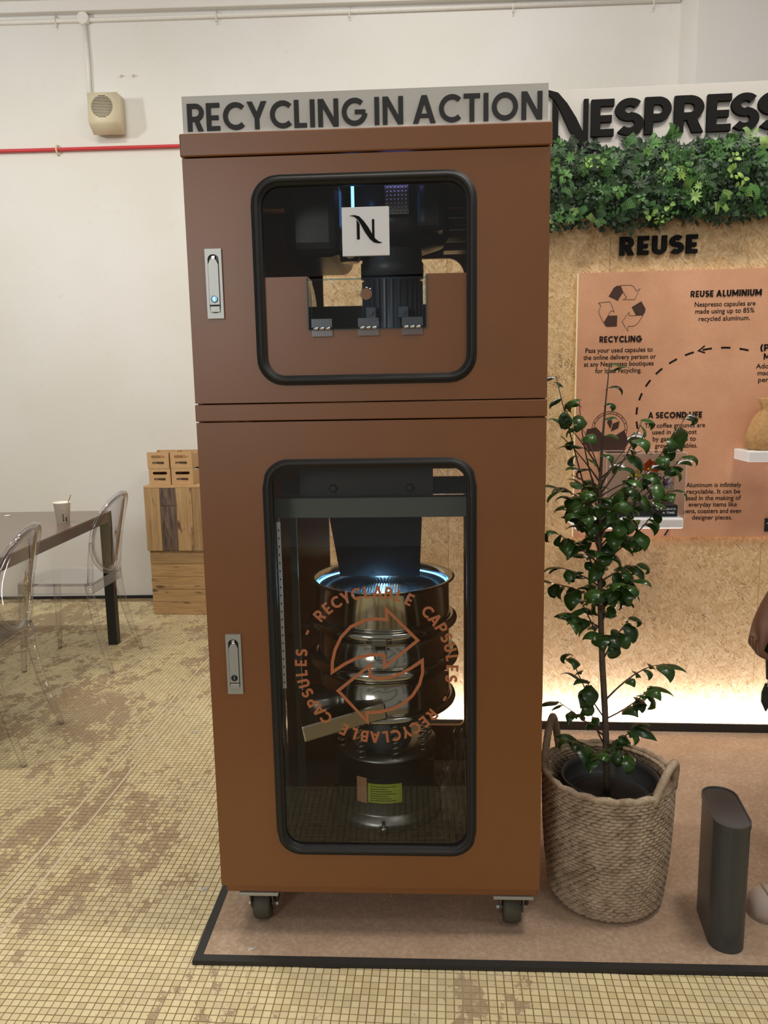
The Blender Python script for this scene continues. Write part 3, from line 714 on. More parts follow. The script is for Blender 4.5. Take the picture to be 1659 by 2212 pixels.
# handles
def handle(x, z, h, lock):
    bm = bmesh.new(); ring_panel(bm, (x, x+0.037, z, z+h, 0.0), (x+0.006, x+0.031, z+0.012, z+h-0.012, 0.011), -0.006, 0.0, 40); hd = mm('door_handle', bm, 'grey_zinc')
    mk('handle_recess', box(x+0.004, x+0.033, -0.0005, 0.001, z+0.008, z+h-0.008), 'dark_metal', hd, world=True)
    prof = [(x+0.0075, z+0.030), (x+0.0295, z+0.030), (x+0.0295, z+h-0.034), (x+0.026, z+h-0.026), (x+0.0215, z+h-0.021), (x+0.0155, z+h-0.021), (x+0.011, z+h-0.026), (x+0.0075, z+h-0.034)]
    bm = prism(bmesh.new(), prof, -0.0095, -0.001); bmesh.ops.bevel(bm, geom=[e for e in bm.edges if all(v.co.y < -0.009 for v in e.verts) and len(e.link_faces) == 2 and e.calc_face_angle(0) > 0.5], offset=0.002, segments=2, affect='EDGES')
    mk('lever', bm, 'grey_zinc', hd, world=True)
    mk('lever_neck', box(x+0.014, x+0.023, -0.006, -0.001, z+h-0.024, z+h-0.014, 0.002), 'lever_chrome', hd, world=True)
    bm = bmesh.new(); lathe(bm, [(0.0078, -0.0085), (0.0078, -0.0108), (0.006, -0.0115)], 24, (x+0.0185, 0, z+0.042), axis='Y'); lk = mk('lock', bm, lock, hd, world=True)
    mk('keyhole', box(x+0.0178, x+0.0192, -0.0119, -0.0112, z+0.038, z+0.046), 'lever_chrome', hd, world=True)
    mk('push_button', box(x+0.0075, x+0.0295, -0.0092, -0.001, z+0.0135, z+0.027, 0.001), 'grey_zinc', hd, world=True)
handle(0.041, 1.541, 0.151, 'lock_blue'); handle(0.0435, 0.6545, 0.149, 'lock_dark')
# body
mm('top_cap', box(-0.003, 0.803, -0.004, DEP+0.003, ZD, ZT, 0.003), 'copper_paint')
mm('middle_rail', box(-0.001, 0.801, -0.001, DEP, Z2, Z1, 0.002), 'copper_paint')
mm('base_rail', box(0.010, 0.795, 0.012, DEP-0.01, 0.117, ZB-0.001, 0.002), 'copper_paint')
for x0, x1 in ((0.0005, 0.014), (0.786, 0.7995)):
    bm = bmesh.new(); bx(bm, x0, x1, 0.0205, DEP, ZB, Z2); mm('side_panel', bm, 'copper_paint')
    bm = bmesh.new(); bx(bm, x0, x1, 0.0205, DEP, Z1, ZD); mm('side_panel', bm, 'copper_paint')
bm = bmesh.new(); ring_panel(bm, (0.014, 0.786, ZB, Z2, 0), (0.225, 0.645, 0.30, 1.135, 0.02), DEP-0.014, DEP); mm('back_panel', bm, 'copper_paint')
bm = bmesh.new(); ring_panel(bm, (0.014, 0.786, Z1, ZD, 0), (0.227, 0.648, 1.50, 1.757, 0.05), DEP-0.014, DEP); mm('back_panel', bm, 'copper_paint')
mm('floor_plate', box(0.014, 0.786, 0.021, DEP-0.014, ZB, 0.186), 'interior_dark')
mm('deck', box(0.014, 0.786, 0.021, DEP-0.014, Z2+0.001, Z1-0.001), 'interior_dark') if False else None
mm('lower_back_plate', box(0.06, 0.74, DEP-0.030, DEP-0.016, Z1+0.002, 1.625), 'hopper_black')
# inside rails, beam and hopper plate
mm('cross_beam', box(0.10, 0.70, 0.085, 0.125, 1.070, 1.119, 0.002), 'grey_paint')
mm('cross_beam', box(0.10, 0.70, 0.50, 0.54, 1.070, 1.119, 0.002), 'grey_paint')
hp = mm('hopper_plate', box(0.215, 0.545, 0.122, 0.127, 1.119, 1.30), 'dark_metal')
for bxx in (0.298, 0.487):
    bm = bmesh.new(); lathe(bm, [(0.011, 0.122), (0.011, 0.117), (0.008, 0.114)], 6, (bxx, 0, 1.138), smooth=False, axis='Y'); mk('bolt', bm, 'dark_metal', hp, world=True)
for rx, ry, lit in ((0.155, 0.10, 'steel_brushed'), (0.165, 0.30, 'grey_paint'), (0.672, 0.10, 'steel_brushed'), (0.662, 0.50, 'grey_paint')):
    rl = mm('support_rail', box(rx-0.009, rx+0.009, ry-0.009, ry+0.009, 0.186, 1.07), lit)
    if ry < 0.2:
        bm = bmesh.new()
        for k in range(40): bx(bm, rx-0.0025, rx+0.0025, ry-0.0096, ry-0.0085, 0.25+k*0.02, 0.256+k*0.02)
        mk('rail_holes', bm, 'black_plastic', rl, world=True, kind='stuff')
st = mm('perforated_strip', box(0.1715, 0.180, 0.030, 0.033, 0.655, 1.07), 'white_plastic')
for k in range(20): mk('strip_hole', box(0.1745, 0.1770, 0.0295, 0.0302, 0.668+k*0.02, 0.673+k*0.02), 'black_plastic', st, world=True)
# casters
for cx_ in (0.092, 0.737):
    for cy_ in (0.058, 0.555):
        pl = mm('caster', box(cx_-0.050, cx_+0.050, cy_-0.050, cy_+0.045, 0.1075, 0.1165, 0.0015), 'grey_zinc')
        for sgn in (-1, 1):
            a = cx_+sgn*0.029
            poly = [(cy_-0.030, 0.107), (cy_+0.030, 0.107), (cy_+0.020, 0.050), (cy_+0.012, 0.038), (cy_-0.002, 0.038), (cy_-0.012, 0.050)]
            mk('fork', prism(bmesh.new(), poly, a-0.0018, a+0.0018, 'YZ'), 'steel_brushed', pl, world=True)
        bm = bmesh.new(); lathe(bm, [(0.020, -0.022), (0.034, -0.0215), (0.0375, -0.016), (0.0385, 0), (0.0375, 0.016), (0.034, 0.0215), (0.020, 0.022)], 36, (cx_, cy_+0.004, 0.0508), axis='X'); mk('wheel', bm, 'caster_rubber', pl, world=True)
        bm = bmesh.new(); lathe(bm, [(0.006, -0.038), (0.006, 0.038)], 6, (cx_, cy_+0.004, 0.0508), smooth=False, axis='X'); mk('axle_bolt', bm, 'grey_zinc', pl, world=True)
        mk('brake_pedal', box(cx_+0.032, cx_+0.043, cy_-0.012, cy_+0.016, 0.066, 0.084, 0.003), 'dark_metal', pl, world=True)

# ---- upper compartment: shredder
S = thing('shredder', 'dark shredder with ribbed vertical motor behind the upper cabinet window', 'shredder', (0.44, 0.33, 1.35))
def ss(name, bm, mat): return mk(name, bm, mat, S, world=True)
bm = bmesh.new(); lathe(bm, [(0.066, 1.352), (0.070, 1.36), (0.070, 1.66), (0.066, 1.664)], 36, (0.445, 0.33, 0)); mt = ss('motor', bm, 'motor_grey')
for k in range(28):
    a = 2*PI*k/28; mk('cooling_fin', box(-0.0025, 0.0025, 0.066, 0.080, 1.385, 1.655, mat=Matrix.Translation((0.445, 0.33, 0)) @ Matrix.Rotation(a, 4, 'Z')), 'motor_grey', mt, world=True)
for dx in (-0.052, 0.03):
    bm = bmesh.new(); bx(bm, 0.445+dx-0.014, 0.445+dx+0.014, 0.235, 0.262, 1.555, 1.585, 0.003); lathe(bm, [(0.006, 0.236), (0.006, 0.230)], 10, (0.445+dx, 0, 1.57), axis='Y'); mk('lug', bm, 'motor_grey', mt, world=True)
bm = bmesh.new(); lathe(bm, [(0.070, 1.660), (0.082, 1.664), (0.082, 1.700), (0.078, 1.704), (0.078, 1.728), (0.070, 1.734)], 40, (0.445, 0.33, 0)); ss('flange', bm, 'motor_grey')
bm = bmesh.new(); lathe(bm, [(0.075, 1.730), (0.12, 1.745), (0.135, 1.77), (0.135, 1.88)], 40, (0.46, 0.35, 0)); ss('gearbox', bm, 'hopper_black')
bm = bmesh.new(); bx(bm, 0.51, 0.585, 0.20, 0.50, 1.76, 1.882, 0.02, 3); ss('gear_cover', bm, 'hopper_black')
bm = bmesh.new(); bx(bm, 0.19, 0.33, 0.16, 0.52, 1.70, 1.880, 0.03, 3); ss('feed_hopper', bm, 'hopper_black')
bm = bmesh.new(); lathe(bm, [(0.022, 1.69), (0.026, 1.70), (0.026, 1.76), (0.020, 1.775)], 20, (0.345, 0.22, 0)); ss('valve_cap', bm, 'steel')
ss('light_strip', box(0.352, 0.359, 0.205, 0.212, 1.74, 1.880), 'led_blue')
gp = ss('vent_plate', box(0.435, 0.492, 0.185, 0.190, 1.795, 1.872), 'steel_brushed')
for i in range(6):
    for j in range(8):
        bm = bmesh.new(); lathe(bm, [(0.0032, 0.1855), (0.0025, 0.182), (0.0008, 0.181)], 8, (0.4405+i*0.0092, 0, 1.800+j*0.0092), axis='Y'); mk('stud', bm, 'steel', gp, world=True)
ss('glow_bar', box(0.43, 0.50, 0.165, 0.172, 1.872, 1.880), 'led_violet')
for k in range(4): ss('louvre', box(0.585, 0.70, 0.50, 0.56, 1.76+k*0.033, 1.764+k*0.033, mat=None), 'steel_brushed')

# ---- lower compartment: chute and vibrating sieve
Cc = thing('feed_chute', 'dark tapered metal chute above the round sieve inside the cabinet', 'chute', (0.40, 0.33, 0.884))
bm = bmesh.new()
T = [(0.262, 0.235), (0.520, 0.235), (0.520, 0.43), (0.262, 0.43)]; Bq = [(0.296, 0.250), (0.509, 0.250), (0.509, 0.41), (0.296, 0.41)]
def frust(t_, b_, zt, zb):
    bm = bmesh.new(); a = [bm.verts.new((x, y, zt)) for x, y in t_]; b = [bm.verts.new((x, y, zb)) for x, y in b_]
    for i in range(4): bm.faces.new((a[i], a[(i+1) % 4], b[(i+1) % 4], b[i]))
    r_ = bmesh.ops.solidify(bm, geom=list(bm.faces), thickness=0.003); bmesh.ops.recalc_face_normals(bm, faces=bm.faces); return bm
mk('chute_body', frust(T, Bq, 1.115, 0.884), 'dark_metal', Cc, world=True)
mk('chute_throat', box(0.262, 0.520, 0.235, 0.43, 1.115, 1.305), 'dark_metal', Cc, world=True)
bm = bmesh.new(); lathe(bm, [(0.003, 0.248), (0.003, 0.244)], 8, (0.385, 0, 0.893), axis='Y'); mk('screw', bm, 'black_plastic', Cc, world=True)

V_ = thing('vibrating_sieve', 'round stacked stainless steel sieve on springs inside the cabinet', 'sieve', (0.405, 0.33, 0.186))
SC = (0.405, 0.33, 0)
def vv(name, bm, mat, parent=None): return mk(name, bm, mat, parent or V_, world=True)
def band(z0, z1, r, flare=False):
    pr = [(r, z0), (r, z1)]
    if flare: pr += [(r+0.004, z1+0.006), (r+0.014, z1+0.010), (r+0.015, z1+0.013), (r+0.002, z1+0.012), (r-0.004, z1)]
    else: pr += [(r-0.003, z1)]
    pr += [(r-0.003, z0)]
    bm = bmesh.new(); lathe(bm, pr+[pr[0]], 64, SC, cap=False); return bm
top_b = vv('top_deck', band(0.756, 0.854, 0.185, True), 'steel')
vv('middle_deck', band(0.65, 0.745, 0.183), 'steel'); vv('lower_deck', band(0.525, 0.64, 0.183), 'steel')
def ringt(z, R0, r): 
    bm = bmesh.new(); tube(bm, [(SC[0]+R0*math.cos(2*PI*i/56), SC[1]+R0*math.sin(2*PI*i/56), z) for i in range(56)], r, 12, closed=True); return bm
cl1 = vv('clamp_ring', ringt(0.750, 0.193, 0.0135), 'steel'); vv('clamp_ring', ringt(0.644, 0.193, 0.0175), 'steel'); vv('clamp_ring', ringt(0.522, 0.190, 0.0115), 'steel')
bm = bmesh.new(); lathe(bm, [(0.0, 0.530), (0.18, 0.532)], 48, SC, cap=False); vv('bottom_pan', bm, 'steel')
bm = bmesh.new(); lathe(bm, [(0.0, 0.795), (0.181, 0.795)], 48, SC, cap=False); mesh_d = vv('mesh_screen', bm, 'steel_brushed')
for k in range(44):
    x = SC[0]-0.17+k*0.34/43; hl = math.sqrt(max(0.18**2-(x-SC[0])**2, 0.0004)); mk('screen_wire', box(x-0.0018, x+0.0018, SC[1]-hl, SC[1]+hl, 0.7952, 0.799), 'steel', mesh_d, world=True)
bm = bmesh.new(); tube(bm, [(SC[0]+0.178*math.cos(2*PI*i/48), SC[1]+0.178*math.sin(2*PI*i/48), 0.846) for i in range(48)], 0.0022, 6, closed=True); vv('light_ring', bm, 'led_blue')
lt = bpy.data.lights.new('sieve_led_light', 'POINT'); lt.energy = 2.6; lt.color = (0.22, 0.52, 1.0); lt.shadow_soft_size = 0.02
lo_ = bpy.data.objects.new('sieve_led_light', lt); col.objects.link(lo_); lo_.location = (0.405, 0.30, 0.862)
# latch on the clamp ring
bm = bmesh.new(); bx(bm, 0.385, 0.425, 0.112, 0.124, 0.735, 0.752, 0.003); tube(bm, [(0.372, 0.118, 0.742), (0.438, 0.118, 0.742)], 0.004, 8); tube(bm, [(0.39, 0.116, 0.738), (0.395, 0.112, 0.70), (0.408, 0.112, 0.69), (0.42, 0.112, 0.70), (0.424, 0.116, 0.738)], 0.0025, 6); vv('ring_latch', bm, 'steel_brushed')
# discharge spout towards the window, lower left
bm = bmesh.new(); bx(bm, -0.105, 0.115, -0.036, 0.036, -0.022, 0.022, 0.004, mat=Matrix.Translation((0.302, 0.118, 0.540)) @ Matrix.Rotation(R_(16), 4, 'Z') @ Matrix.Rotation(R_(-10), 4, 'Y')); vv('discharge_spout', bm, 'steel')
bm = bmesh.new(); lathe(bm, [(0.052, 0.505), (0.056, 0.51), (0.056, 0.568), (0.05, 0.574), (0.0, 0.576)], 36, (0.236, 0.21, 0)); vv('spout_pan', bm, 'steel_brushed')
# springs
for k in range(8):
    a = 2*PI*k/8+0.28; px, py = SC[0]+0.125*math.cos(a), SC[1]+0.125*math.sin(a)
    bm = bmesh.new(); tube(bm, [(px+0.013*math.cos(2*PI*i/10), py+0.013*math.sin(2*PI*i/10), 0.375+0.14*i/90) for i in range(91)], 0.0026, 5); vv('spring', bm, 'steel_brushed')
bm = bmesh.new(); lathe(bm, [(0.06, 0.375), (0.075, 0.38), (0.075, 0.47), (0.05, 0.50), (0.05, 0.53)], 32, SC); vv('drive_motor', bm, 'motor_grey')
bm = bmesh.new(); lathe(bm, [(0.16, 0.186), (0.162, 0.19), (0.162, 0.214), (0.142, 0.220), (0.140, 0.225), (0.140, 0.372), (0.146, 0.378), (0.146, 0.386), (0.06, 0.386)], 64, SC); bs = vv('base_drum', bm, 'steel_brushed')
def on_drum(x0, x1, z0, z1, r, n=10):
    bm = bmesh.new(); pr = []
    for i in range(n+1):
        x = x0+(x1-x0)*i/n; y = SC[1]-math.sqrt(r*r-(x-SC[0])**2); pr.append((bm.verts.new((x, y, z0)), bm.verts.new((x, y, z1))))
    for a, b in zip(pr, pr[1:]): bm.faces.new((a[0], b[0], b[1], a[1]))
    return bm
mk('warning_label', on_drum(0.362, 0.455, 0.262, 0.318, 0.1408), 'warn_yellow', bs, world=True); mk('label_header', on_drum(0.362, 0.455, 0.318, 0.332, 0.1409), 'black_plastic', bs, world=True)
mk('warning_label', on_drum(0.331, 0.359, 0.258, 0.332, 0.1408, 5), 'warn_orange', bs, world=True)
for k in range(7): mk('print_line', on_drum(0.368, 0.44-(k % 3)*0.012, 0.268+k*0.0068, 0.2698+k*0.0068, 0.1411), 'print_dark', bs, world=True)
bm = bmesh.new(); lathe(bm, [(0.012, 0.0), (0.012, 0.02)], 16, (0.405, 0.168, 0.188)); lathe(bm, [(0.005, 0.0), (0.005, 0.035)], 6, (0.405, 0.168, 0.19), smooth=False); mk('anchor_bolt', bm, 'steel', bs, world=True)

Bg = thing('plastic_bag', 'crumpled clear plastic bag beside the sieve base inside the cabinet', 'bag', (0.60, 0.11, 0.187))
bm = bmesh.new(); bmesh.ops.create_icosphere(bm, subdivisions=4, radius=1.0); rb = random.Random(4)
for v in bm.verts:
    k = 1+0.16*math.sin(9*v.co.x+5*v.co.z)*math.sin(7*v.co.y-4*v.co.z)+0.10*math.sin(17*v.co.z+11*v.co.x)+rb.uniform(-0.05, 0.05)
    v.co = Vector((0.60+0.040*k*v.co.x, 0.11+0.055*k*v.co.y, 0.187+max(0.0, 0.15+0.16*k*v.co.z)))
mk('bag_film', bm, 'acrylic', Bg, world=True)

# ---- sign on top of the machine
G = thing('cabinet_sign', 'frosted sign board lettered RECYCLING IN ACTION on top of cabinet', 'sign', (0.398, 0.03, ZT))
mk('board', box(0.0, 0.797, 0.022, 0.028, ZT+0.0005, 2.0185), 'frosted_acrylic', G, world=True)
mk('foot_strip', box(0.0, 0.797, 0.016, 0.034, ZT+0.0005, ZT+0.006), 'white_plastic', G, world=True)
lay, tot = layout('RECYCLING IN ACTION', 0.18, 0.13, 0.24); s_ = (0.784-0.011)/tot
for ch, gx, w_, q in lay:
    qq = [[(0.011+(gx+px)*s_, 1.9455+pz*0.057) for px, pz in p] for p in q]
    mk('letter', quads_mesh(qq, 0.0195, 0.0225), 'sign_ink', G, world=True)

# ================================================================== CARPET MAT
K = thing('carpet_mat', 'pinkish beige carpet base with black edging under the cabinet', 'carpet', (0.5, 0.4, 0))
mk('carpet_surface', box(MATX0+0.022, MATX1, MATY0+0.022, 1.268, 0.0002, 0.012), 'carpet', K, world=True)
mk('edge_strip', prism(bmesh.new(), [(MATX0, MATY0), (MATX1, MATY0), (MATX1, MATY0+0.022), (MATX0+0.022, MATY0+0.022)], 0.0002, 0.0123, 'XY'), 'carpet_edge', K, world=True)
mk('edge_strip', prism(bmesh.new(), [(MATX0, MATY0), (MATX0+0.022, MATY0+0.022), (MATX0+0.022, 1.268), (MATX0, 1.268)], 0.0002, 0.0123, 'XY'), 'carpet_edge', K, world=True)
for x, y, a in ((0.085, -0.062, 0.3),):
    o = mk('paper_scrap', prism(bmesh.new(), [(-0.010, -0.006), (0.011, 0.002), (-0.006, 0.008)], 0.0122, 0.0128, 'XY'), 'white_board', loc=(x, y, 0), rot=(0, 0, a)); tag(o, 'tiny white paper scrap lying on carpet near the black edging', 'paper')
for x, y, a, lb in ((-0.105, 0.185, 0.6, 'small white paper flake on mosaic floor beside the carpet edging'), (-0.43, 1.2, 1.9, 'small white paper flake on mosaic floor near the pale joint lines')):
    o = mk('paper_scrap', prism(bmesh.new(), [(-0.012, -0.006), (0.012, -0.004), (0.009, 0.008), (-0.008, 0.006)], 0.0004, 0.001, 'XY'), 'white_board', loc=(x, y, 0), rot=(0, 0, a)); tag(o, lb, 'paper', 'paper flakes on the mosaic floor')

# ================================================================== DISPLAY WALL (strand board)
OP, OA = (1.0, 1.27, 0.0), R_(-1.6)
def othing(name, label, cat, group=None): return thing(name, label, cat, OP, OA, group)
D = othing('display_wall', 'strand board exhibition partition beside the copper cabinet', 'partition')
edges = [-1.20, -0.382, 0.224, 0.829, 1.55]
for a, b in zip(edges, edges[1:]):
    mk('strand_panel', box(a+0.0006, b-0.0006, 0.0, 0.018, 0.0125, 2.36), 'strand_board', D)
mk('back_frame', box(-1.19, 1.54, 0.018, 0.06, 0.0125, 2.35), 'cardboard', D)
H = othing('light_bar', 'black floor channel with glowing white light strip at partition foot', 'light')
bm = bmesh.new(); bx(bm, -1.2, 1.55, -0.062, -0.050, 0.0125, 0.047, 0.003); bx(bm, -1.2, 1.55, -0.050, -0.002, 0.0125, 0.016); mk('channel', bm, 'table_black', H)
mk('light_strip', box(-1.19, 1.54, -0.032, -0.020, 0.0165, 0.027), 'led_white', H)
# header sign
Hd = othing('header_sign', 'white header board with raised black letters above the artificial hedge', 'sign')
mk('board', box(-0.06, 1.5, -0.030, -0.0005, 2.20, 2.430, 0.001), 'white_board', Hd)
emblem(-0.052, 2.205, 0.235, 0.222, -0.046, -0.0302, 'black_letter', Hd, 'letter_stroke')
def head_letter(ch, s0, s1):
    w_, q = glyph(ch, 0.205); s_ = (s1-s0)/w_
    mk('letter', quads_mesh([[(s0+px*s_, 2.264+pz*0.124) for px, pz in p] for p in q], -0.046, -0.0302), 'black_letter', Hd)
for ch, s0, s1 in (('E', 0.136, 0.216), ('S', 0.224, 0.314), ('P', 0.324, 0.416), ('R', 0.427, 0.528), ('E', 0.54, 0.622), ('S', 0.626, 0.712), ('S', 0.718, 0.806), ('O', 0.814, 0.95)): head_letter(ch, s0, s1)
# REUSE
Rl = othing('wall_lettering', 'raised black letters reading REUSE on the strand board', 'lettering')
letters('REUSE', 0.256, 0.536, 1.855, 0.066, -0.014, -0.0005, 0.235, 'black_letter', Rl, 0.16)
# poster
Pb = othing('poster_board', 'terracotta printed information board about recycling on the strand board', 'poster')
PY = -0.020; TY = PY-0.0008
mk('board', box(0.107, 1.45, PY, -0.0005, 0.794, 1.794), 'poster_print', Pb)
mk('board_lit_edge', box(0.1045, 0.107, PY-0.0003, -0.0005, 0.794, 1.794), 'poster_lit_edge', Pb)  # pale colour paints the light on the board's left edge
def tl(body, x, z, w_, cap): text_line(body, x, z-cap/2, w_, TY, 'print_dark', Pb, cap=cap)
def head(body, x0, x1, z, hgt):
    hgt *= 1.12
    letters(body, x0, x1, z-hgt/2, hgt, TY-0.0006, PY, 0.2, 'print_dark', Pb, 0.15, 0.3, joined='heading')
head('RECYCLING', 0.189, 0.343, 1.551, 0.020)
tl('Pass your used capsules to', 0.262, 1.511, 0.248, 0.0175); tl('the online delivery person or', 0.265, 1.485, 0.268, 0.0175)
tl('at any Nespresso boutiques', 0.262, 1.460, 0.258, 0.0175); tl('for local recycling.', 0.262, 1.435, 0.172, 0.0175)
head('REUSE ALUMINIUM', 0.516, 0.769, 1.708, 0.020)
tl('Nespresso capsules are', 0.641, 1.670, 0.218, 0.0175); tl('made using up to 85%', 0.641, 1.645, 0.212, 0.0175); tl('recycled aluminum.', 0.641, 1.618, 0.184, 0.0175)
head('A SECOND LIFE', 0.378, 0.576, 1.265, 0.020)
tl('The coffee grounds are', 0.478, 1.226, 0.224, 0.0175); tl('used in compost', 0.478, 1.201, 0.165, 0.0175); tl('by gardeners to', 0.478, 1.175, 0.160, 0.0175); tl('grow vegetables.', 0.486, 1.149, 0.158, 0.0175)
for k, (b_, w_) in enumerate((('Aluminum is infinitely', 0.205), ('recyclable. It can be', 0.200), ('used in the making of', 0.208), ('everyday items like', 0.180), ('pens, coasters and even', 0.215), ('designer pieces.', 0.150))): tl(b_, 0.632, 0.997-k*0.0252, w_, 0.0175)
tl('Adopt a', 0.808, 1.441, 0.088, 0.0175); tl('machine', 0.814, 1.416, 0.085, 0.0175); tl('perio', 0.804, 1.391, 0.058, 0.0175)
head('(P)', 0.776, 0.822, 1.508, 0.022); head('M', 0.79, 0.812, 1.476, 0.020)
# blank square where a code was printed
# recycling icon
def zi(pts):
    return [(0.181+(x-200)/395*0.174, 1.747-(y-150)/388*0.167) for x, y in pts]
mm_out = [[(380, 153), (462, 153), (490, 165), (515, 205), (545, 182), (502, 275), (405, 273), (435, 257), (403, 208)],
          [(202, 295), (298, 287), (335, 375), (308, 362), (250, 465), (215, 400), (205, 365), (222, 318)],
          [(402, 460), (460, 378), (460, 410), (575, 408), (535, 475), (505, 497), (455, 500), (452, 540)]]
for o_ in mm_out: mk('icon_outline', quads_mesh(q_stroke(zi(o_), 0.0016, True), TY, PY), 'print_brown', Pb)
for f_ in ([(285, 242), (325, 172), (350, 155), (380, 155), (405, 208), (362, 282)], [(478, 338), (557, 290), (595, 355), (590, 385), (575, 408), (517, 408)], [(250, 465), (285, 405), (362, 405), (360, 498), (280, 500), (262, 490)]):
    mk('icon_fill', prism(bmesh.new(), zi(f_), TY, PY), 'print_brown', Pb)
# dashed arc with arrow
AC, AR = (0.640, 1.265), (0.306, 0.246)
arcpts = []
for k in range(12):
    a0 = 72+k*12.6; seg = [(AC[0]+AR[0]*math.cos(R_(a0+i*1.6)), AC[1]+AR[1]*math.sin(R_(a0+i*1.6))) for i in range(5)]
    mk('dash', quads_mesh(q_stroke(seg, 0.0068), TY, PY), 'print_dark', Pb)
a_ = R_(106); tip = (AC[0]+AR[0]*math.cos(a_), AC[1]+AR[1]*math.sin(a_))
mk('arrow_head', quads_mesh(q_stroke([(tip[0]+0.02, tip[1]+0.018), (tip[0]-0.002, tip[1]), (tip[0]+0.022, tip[1]-0.008)], 0.005), TY, PY), 'print_dark', Pb)
mk('dash', quads_mesh(q_stroke([(0.456, 0.800), (0.470, 0.823)], 0.005), TY, PY), 'print_dark', Pb)
# round compost icon
ic = (0.235, 1.215)
for rr in (0.066, 0.058): mk('icon_ring', quads_mesh(q_stroke(arc(ic[0], ic[1], rr, rr, -20, 200, 28), 0.0018), TY, PY), 'print_brown', Pb)
for k in range(9):
    a = R_(-5+k*23); mk('icon_tick', quads_mesh([[(ic[0]+0.058*math.cos(a), ic[1]+0.058*math.sin(a)), (ic[0]+0.066*math.cos(a), ic[1]+0.066*math.sin(a)), (ic[0]+0.066*math.cos(a+.03), ic[1]+0.066*math.sin(a+.03)), (ic[0]+0.058*math.cos(a+.03), ic[1]+0.058*math.sin(a+.03))]], TY, PY), 'print_brown', Pb)
mk('icon_fill', prism(bmesh.new(), [(0.140, 1.165), (0.150, 1.215), (0.185, 1.222), (0.215, 1.19), (0.25, 1.185), (0.29, 1.21), (0.31, 1.165), (0.29, 1.13), (0.16, 1.13)], TY, PY), 'print_brown', Pb)
mk('icon_leaf', prism(bmesh.new(), [(0.240, 1.205), (0.247, 1.235), (0.272, 1.245), (0.268, 1.218)], TY, PY), 'print_brown', Pb); mk('icon_leaf', prism(bmesh.new(), [(0.238, 1.215), (0.225, 1.24), (0.236, 1.262), (0.245, 1.24)], TY, PY), 'print_brown', Pb)
o = mk('label_card', box(0.828, 0.92, PY-0.004, PY-0.0002, 0.815, 0.866), 'black_plastic', Pb)
text_line('T', 0.842, 0.832, 0.014, PY-0.0046, 'white_plastic', Pb)

# shelves
Sh = othing('wall_shelf', 'white thick shelf under the clear acrylic display case', 'shelf')
mk('slab', box(0.085, 0.484, -0.165, -0.0205, 0.852, 0.892, 0.008, 3), 'white_plastic', Sh)
Sh = othing('wall_shelf', 'white shelf holding the tan cloth sack', 'shelf')
mk('slab', box(0.700, 1.05, -0.165, -0.0205, 1.096, 1.135, 0.004), 'white_plastic', Sh)
Ac = othing('display_case', 'clear acrylic box over capsule flowers on white shelf', 'case')
X0, X1, Y0, Y1, Z0, Zt = 0.20, 0.485, -0.162, -0.024, 0.8925, 1.129
for nme, a in (('front_pane', (X0, X1, Y0, Y0+0.003, Z0, Zt)), ('back_pane', (X0, X1, Y1-0.003, Y1, Z0, Zt)), ('side_pane', (X0, X0+0.003, Y0+0.003, Y1-0.003, Z0, Zt)), ('side_pane', (X1-0.003, X1, Y0+0.003, Y1-0.003, Z0, Zt)), ('top_pane', (X0, X1, Y0, Y1, Zt, Zt+0.003))):
    mk(nme, box(*a), 'acrylic', Ac)
plain('case_edge', (226, 206, 194), 0.3)
bm = bmesh.new()
for x in (X0, X1):
    for y in (Y0, Y1): bx(bm, x-0.001, x+0.001, y-0.001, y+0.001, Z0, Zt+0.003)
for y in (Y0, Y1): bx(bm, X0, X1, y-0.001, y+0.001, Zt+0.002, Zt+0.004)
for x in (X0, X1): bx(bm, x-0.001, x+0.001, Y0, Y1, Zt+0.002, Zt+0.004)
mk('case_edge', bm, 'case_edge', Ac)
Pl = othing('flower_plinth', 'black plinth with small white lettering inside the acrylic case', 'plinth')
mk('block', box(0.22, 0.468, -0.135, -0.045, 0.8925, 0.936, 0.002), 'black_plastic', Pl)
text_line('DIFFERENCE', 0.425, 0.918, 0.072, -0.1356, 'white_plastic', Pl, cap=0.0075); text_line('A TIME', 0.435, 0.904, 0.045, -0.1356, 'white_plastic', Pl, cap=0.0075)
def petal_flower(name, label, s_, y, z, r, n, matp, matc, tilt=0.3, cup=0.3, wid=0.5):
    fl = othing(name, label, 'flower', None)
    for k in range(n):
        a = 2*PI*k/n; bm = bmesh.new(); rows = []
        for i in range(6):
            u = i/5; ww_ = wid*r*math.sin(PI*min(u*0.92+0.06, 1)); 
            rows.append([bm.verts.new((u*r, v*ww_, cup*r*u*u+0.12*r*v*v)) for v in (-0.5, 0, 0.5)])
        for p_, q_ in zip(rows, rows[1:]):
            for i in range(2): bm.faces.new((p_[i], q_[i], q_[i+1], p_[i+1])).smooth = True
        bmesh.ops.solidify(bm, geom=list(bm.faces), thickness=0.0008)
        M4 = Matrix.Translation((s_, y, z)) @ Matrix.Rotation(R_(75), 4, 'X') @ Matrix.Rotation(tilt, 4, 'Y') @ Matrix.Rotation(a, 4, 'Z')
        bmesh.ops.transform(bm, matrix=M4, verts=bm.verts); mk('petal', bm, matp, fl)
    bm = bmesh.new(); bmesh.ops.create_icosphere(bm, subdivisions=2, radius=r*0.2, matrix=Matrix.Translation((s_, y-0.006, z))); mk('flower_center', smooth(bm), matc, fl)
    bm = bmesh.new(); tube(bm, [(s_, y+0.004, z-0.004), (s_+0.004, y+0.012, (z+0.93)/2), (s_+0.006, y+0.015, 0.936)], 0.0015, 6); mk('stem', bm, 'green_foil', fl)
